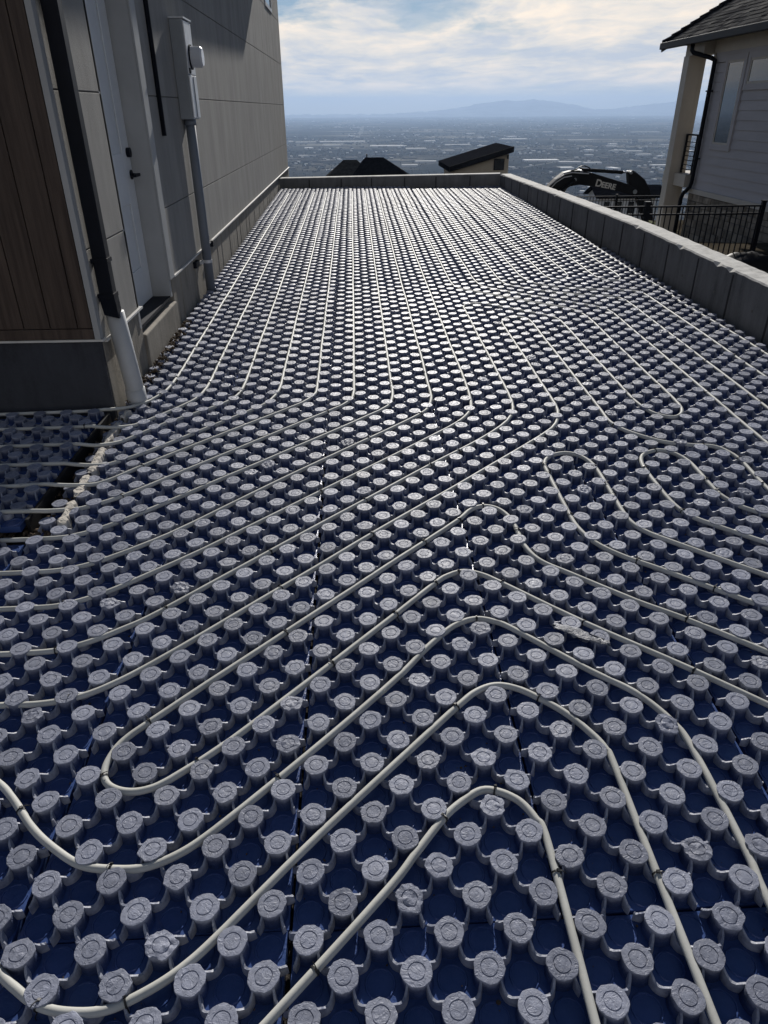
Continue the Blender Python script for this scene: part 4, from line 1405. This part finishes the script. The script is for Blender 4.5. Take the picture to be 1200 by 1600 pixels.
part(MB().tube([(8.99, 20.95, 3.0), (8.99, 20.95, 2.86), (9.03, 20.9, 2.80), (9.34, 20.45, 2.66), (9.40, 20.37, 2.60), (9.40, 20.36, 2.4), (9.40, 20.36, -.28), (9.38, 20.38, -.40), (9.28, 20.52, -.58), (9.26, 20.55, -.70), (9.26, 20.55, -1.8)], .055, 10), 'pipe', M['black'], rd, smooth=True)
for z in (1.9, .3):
    part(MB().box(9.335, 9.48, 20.29, 20.43, z, z + .035), 'strap', M['black'], rd)
tag(MB().box(6.9, 10, 22.0, 24.6, -1.80, -1.785).build('lawn', M['grass']), kind='structure')
gb = MB()
for _ in range(1500):
    x, y = 6.95 + 2.9 * rng.random(), 22.05 + 2.5 * rng.random()
    a = rng.uniform(0, 6.28); h = rng.uniform(.04, .09); dx_, dy_ = .012 * math.cos(a), .012 * math.sin(a)
    gb.add([(x - dx_, y - dy_, -1.786), (x + dx_, y + dy_, -1.786), (x + rng.uniform(-.03, .03), y + rng.uniform(-.03, .03), -1.786 + h)], [(0, 1, 2)])
tag(gb.build('grass', M['grass']), 'short dull grass at the foot of the corner post', 'grass', kind='stuff')
tag(MB().box(6.6, 9.6, 20.9, 21.98, -1.80, -1.77).build('path', M['path']), kind='structure')


# ------------------------------------------------------------------ fences
def fence(name, label, x0, x1, y, ztop, zbot, step, posts, skew=0.0):
    root = thing(name, label, 'fence', (x0, y, zbot))
    yy = lambda x: y + skew * (x - x0)
    for zr in (ztop, ztop - .135, zbot + .12):
        part(MB().hexa([(x0, yy(x0) - .016, zr - .03), (x1, yy(x1) - .016, zr - .03), (x1, yy(x1) + .016, zr - .03), (x0, yy(x0) + .016, zr - .03), (x0, yy(x0) - .016, zr), (x1, yy(x1) - .016, zr), (x1, yy(x1) + .016, zr), (x0, yy(x0) + .016, zr)]), 'rail', M['black'], root)
    pm = MB().box(-.009, .009, -.009, .009, zbot + .05, ztop - .012).mesh('picket', M['black'])
    x = x0 + step * .5
    while x < x1:
        o = link('picket', pm)
        rel(o, root)
        o.location = (x, yy(x), 0)
        x += step
    for px_, w, h in posts:
        mb = MB().box(px_ - w, px_ + w, yy(px_) - w, yy(px_) + w, zbot - .1, ztop + h)
        mb.box(px_ - w - .008, px_ + w + .008, yy(px_) - w - .008, yy(px_) + w + .008, ztop + h, ztop + h + .018)
        part(mb, 'post', M['black'], root)


fence('iron_fence', "black iron picket fence between the concrete wall and the neighbour's house", 3.4, 7.54, 13.0, -.035, -1.05, .104, [(5.37, .045, .06), (7.56, .035, .06), (3.4, .03, .05)], -.004)
fence('iron_fence', 'low black picket fence further back, beyond the excavator arm', 7.2, 11.3, 26.0, -1.17, -2.25, .11, [(7.2, .03, .04), (9.3, .03, .04), (11.3, .03, .04)])
# dark tarpaulin heap at the foot of the fence
v, f = [], []
for j in range(12):
    for i in range(18):
        x, y = 6.6 + i * .075, 12.1 + j * .07
        e = math.sin(math.pi * i / 17) * math.sin(math.pi * j / 11)
        v.append((x, y, -1.05 + .26 * e ** .5 + .09 * e * mnoise.noise(Vector((x * 4, y * 5, 2))) + .03 * mnoise.noise(Vector((x * 14, y * 14, 2)))))
for j in range(11):
    for i in range(17):
        f.append((j * 18 + i, j * 18 + i + 1, (j + 1) * 18 + i + 1, (j + 1) * 18 + i))
tag(MB().add(v, f).build('tarpaulin', M['tarp'], smooth=True), 'crumpled dark tarpaulin heaped at the foot of the iron fence', 'tarpaulin')


# ------------------------------------------------------------------ excavator on the slope below
def excavator():
    root = thing('excavator', 'dark excavator behind the right wall with white letters on its boom', 'excavator', (9.5, 40, -5.3))
    P = lambda mb, n, m, **k: part(mb, n, m, root, **k)
    boom = [(9.2, -3.55), (9.75, -3.6), (10.35, -2.75), (11.02, -2.376), (11.2, -2.263), (11.49, -2.065), (11.99, -1.995), (12.89, -2.106), (13.94, -2.289), (15.0, -2.53), (15.2, -2.50), (15.12, -2.23), (14.72, -2.02), (13.7, -1.73), (12.67, -1.451), (11.9, -1.304), (11.46, -1.329), (11.1, -1.41), (10.69, -1.716), (10.3, -2.1), (9.75, -2.75)]
    bo = P(MB().prism(boom, 39.7, 40.3), 'boom', M['exc'], bevel=.03)
    for s, xs, size in (('D', 12.80, .47), ('EERE', 13.13, .37)):
        cu = bpy.data.curves.new('lettering', 'FONT')
        cu.body = s
        cu.size = size
        cu.extrude = .008
        cu.offset = .012
        cu.space_character = 1.02
        tmp = bpy.data.objects.new('tmp', cu)
        COL.objects.link(tmp)
        bpy.context.view_layer.update()
        me = bpy.data.meshes.new_from_object(tmp.evaluated_get(bpy.context.evaluated_depsgraph_get()))
        bpy.data.objects.remove(tmp)
        me.materials.clear()
        me.materials.append(M['letter'])
        o = link('lettering', me)
        o.parent = bo
        sx_ = -.185
        zz = -2.045 + (xs - 12.80) * sx_
        o.matrix_basis = Matrix.Translation((xs, 39.685 - .006, zz)) @ Matrix.Rotation(math.atan(-sx_), 4, 'Y') @ Matrix.Rotation(R(90), 4, 'X')
    stick = [(14.55, -1.44), (14.62, -1.36), (14.80, -1.33), (15.0, -1.44), (15.51, -1.79), (15.85, -2.25), (16.15, -3.0), (16.4, -4.3), (16.1, -4.45), (15.6, -3.4), (15.15, -2.55), (14.86, -2.15), (14.66, -1.95)]
    P(MB().prism(stick, 39.78, 40.22), 'stick', M['exc'], bevel=.03)
    P(MB().tube([(12.0, 40, -1.28), (12.4, 40, -1.31), (14.3, 40, -1.437)], .085, 12), 'stick_cylinder', M['exc'], smooth=True)
    P(MB().tube([(14.3, 40, -1.437), (14.66, 40, -1.44)], .045, 10), 'cylinder_rod', M['chrome'], smooth=True)
    P(MB().tube([(11.45, 39.75, -1.33), (11.765, 39.75, -1.247), (11.876, 39.75, -1.137), (12.119, 39.75, -1.083), (12.38, 39.75, -1.169), (12.52, 39.75, -1.29)], .028, 8), 'hose', M['tie'], smooth=True)
    P(MB().tube([(10.4, 39.68, -2.0), (10.75, 39.68, -1.70), (11.15, 39.68, -1.46), (11.5, 39.68, -1.40), (12.4, 39.68, -1.46)], .028, 8), 'hose', M['galv'], smooth=True)
    P(MB().tube([(10.25, 39.67, -2.35), (10.7, 39.66, -1.86), (11.1, 39.66, -1.62), (11.5, 39.66, -1.56)], .025, 8), 'hose', M['galv'], smooth=True)
    P(MB().tube([(11.15, 39.66, -2.35), (11.35, 39.66, -2.05), (11.62, 39.66, -1.80)], .05, 8), 'cylinder_rod', M['chrome'], smooth=True)
    for (x, z, r) in ((14.66, -1.44, .075), (15.02, -2.36, .11), (12.0, -1.36, .08), (11.7, -1.75, .09)):
        P(MB().tube([(x, 39.66, z), (x, 40.34, z)], r, 12), 'pin', M['steel'])
    P(MB().tube([(10.05, 39.66, -3.0), (11.7, 39.66, -1.75)], .09, 12).tube([(10.05, 40.34, -3.0), (11.7, 40.34, -1.75)], .09, 12), 'boom_cylinder', M['exc'], smooth=True)
    P(MB().prism([(15.9, -4.2), (16.5, -4.25), (16.9, -4.7), (16.7, -5.2), (16.0, -5.35), (15.5, -5.0), (15.75, -4.9)], 39.5, 40.5), 'bucket', M['exc'], bevel=.03)
    P(MB().prism([(6.2, -4.4), (6.4, -3.4), (7.0, -3.2), (9.9, -3.3), (10.1, -4.4)], 38.7, 41.3), 'body', M['exc'], bevel=.06)
    cb = P(MB().prism([(8.2, -3.4), (8.15, -2.25), (8.4, -2.12), (9.3, -2.15), (9.75, -3.3)], 38.7, 39.6), 'cab', M['exc'], bevel=.04)
    sub(MB().prism([(8.35, -3.05), (8.32, -2.35), (9.2, -2.35), (9.5, -3.05)], 38.685, 38.695), 'cab_window', M['glass'], cb)
    for yy in (38.75, 40.75):
        P(MB().prism([(6.2, -5.1), (6.5, -5.35), (10.3, -5.35), (10.6, -5.1), (10.5, -4.7), (10.2, -4.5), (6.6, -4.5), (6.3, -4.7)], yy, yy + .55), 'track', M['tie'], bevel=.05)


excavator()


# ------------------------------------------------------------------ roofs further down the slope
def hip(root, x0, x1, y0, y1, ze, rx0, rx1, zr, m, name='roof'):
    ym = (y0 + y1) / 2
    v = [(x0, y0, ze), (x1, y0, ze), (x1, y1, ze), (x0, y1, ze), (rx0, ym, zr), (rx1, ym, zr)]
    f = [(0, 1, 5, 4), (1, 2, 5), (2, 3, 4, 5), (3, 0, 4), (0, 3, 2, 1)]
    return part(MB().add(v, f), name, m, root)


def far_houses():
    r = thing('house', 'house below the far wall with a dark hipped roof', 'house', (2, 82, -14.5))
    part(MB().box(.2, 5.9, 80.1, 84.5, -15.5, -4.85), 'wall', M['beige'], r)
    hip(r, -.35, 6.45, 79.6, 85.0, -4.8, 1.36, 3.30, -2.86, M['roofdark'])
    part(MB().box(-2.6, .2, 80.5, 84.3, -15.5, -4.85), 'wall', M['beige'], r)
    hip(r, -3.0, 2.4, 80.0, 84.8, -4.8, -.93, .5, -3.08, M['roofgrey'])
    for x in (1.3, 2.6, 4.0):
        w = part(MB().box(x, x + .8, 80.05, 80.099, -6.6, -5.3), 'window', M['white'], r)
        sub(MB().box(x + .08, x + .72, 80.03, 80.049, -6.52, -5.38), 'pane', M['glass'], w)
    part(MB().tube([(1.55, 82.5, -3.0), (1.55, 82.5, -2.55)], .07, 8), 'vent_pipe', M['black'], r)
    r = thing('house', 'beige house below the far wall with a black single-pitch roof', 'house', (11.5, 72, -12))
    part(MB().prism([(9.25, -13.5), (14.2, -13.5), (14.2, -2.02), (9.25, -3.38)], 70, 78), 'wall', M['beige'], r)
    sl2 = (1.46 / 5.3)
    roof = [(8.75, -3.44), (14.50, -3.44 + 5.75 * sl2), (14.50, -3.44 + 5.75 * sl2 + .42), (8.75, -3.02)]
    part(MB().prism(roof, 69.45, 78.6), 'roof', M['roofdark'], r)
    part(MB().prism([(8.76, -3.016), (14.49, -3.016 + 5.73 * sl2), (14.49, -2.966 + 5.73 * sl2), (8.76, -2.966)], 69.40, 69.55), 'roof_edge_flashing', M['roofgrey'], r)
    w = part(MB().box(12.85, 13.80, 69.93, 69.999, -3.34, -2.40), 'window', M['black'], r)
    sub(MB().box(12.93, 13.72, 69.915, 69.929, -3.27, -2.47), 'pane', M['glass'], w)
    part(MB().box(14.03, 14.13, 69.85, 69.999, -2.42, -2.12), 'wall_lamp', M['black'], r)
    r = thing('house', 'white house with a dark gabled roof far down behind the excavator', 'house', (22, 62, -10))
    part(MB().box(19.85, 24.5, 60.3, 63.3, -11.0, -4.72), 'wall', M['white'], r)
    part(MB().prism([(60.0, -4.80), (61.8, -4.10), (63.6, -4.80), (63.6, -4.68), (61.8, -3.96), (60.0, -4.68)], 19.5, 25.3, 'x'), 'roof', M['roofdark'], r)
    part(MB().prism([(60.3, -4.72), (61.8, -4.12), (63.3, -4.72)], 19.86, 24.49, 'x'), 'gable', M['white'], r)
    for x in (20.2, 21.2, 22.2, 23.4):
        w = part(MB().box(x, x + .6, 60.25, 60.299, -6.0, -5.0), 'window', M['white'], r)
        sub(MB().box(x + .06, x + .54, 60.235, 60.249, -5.95, -5.05), 'pane', M['glass'], w)


far_houses()
print('individual studs', NSTUD)
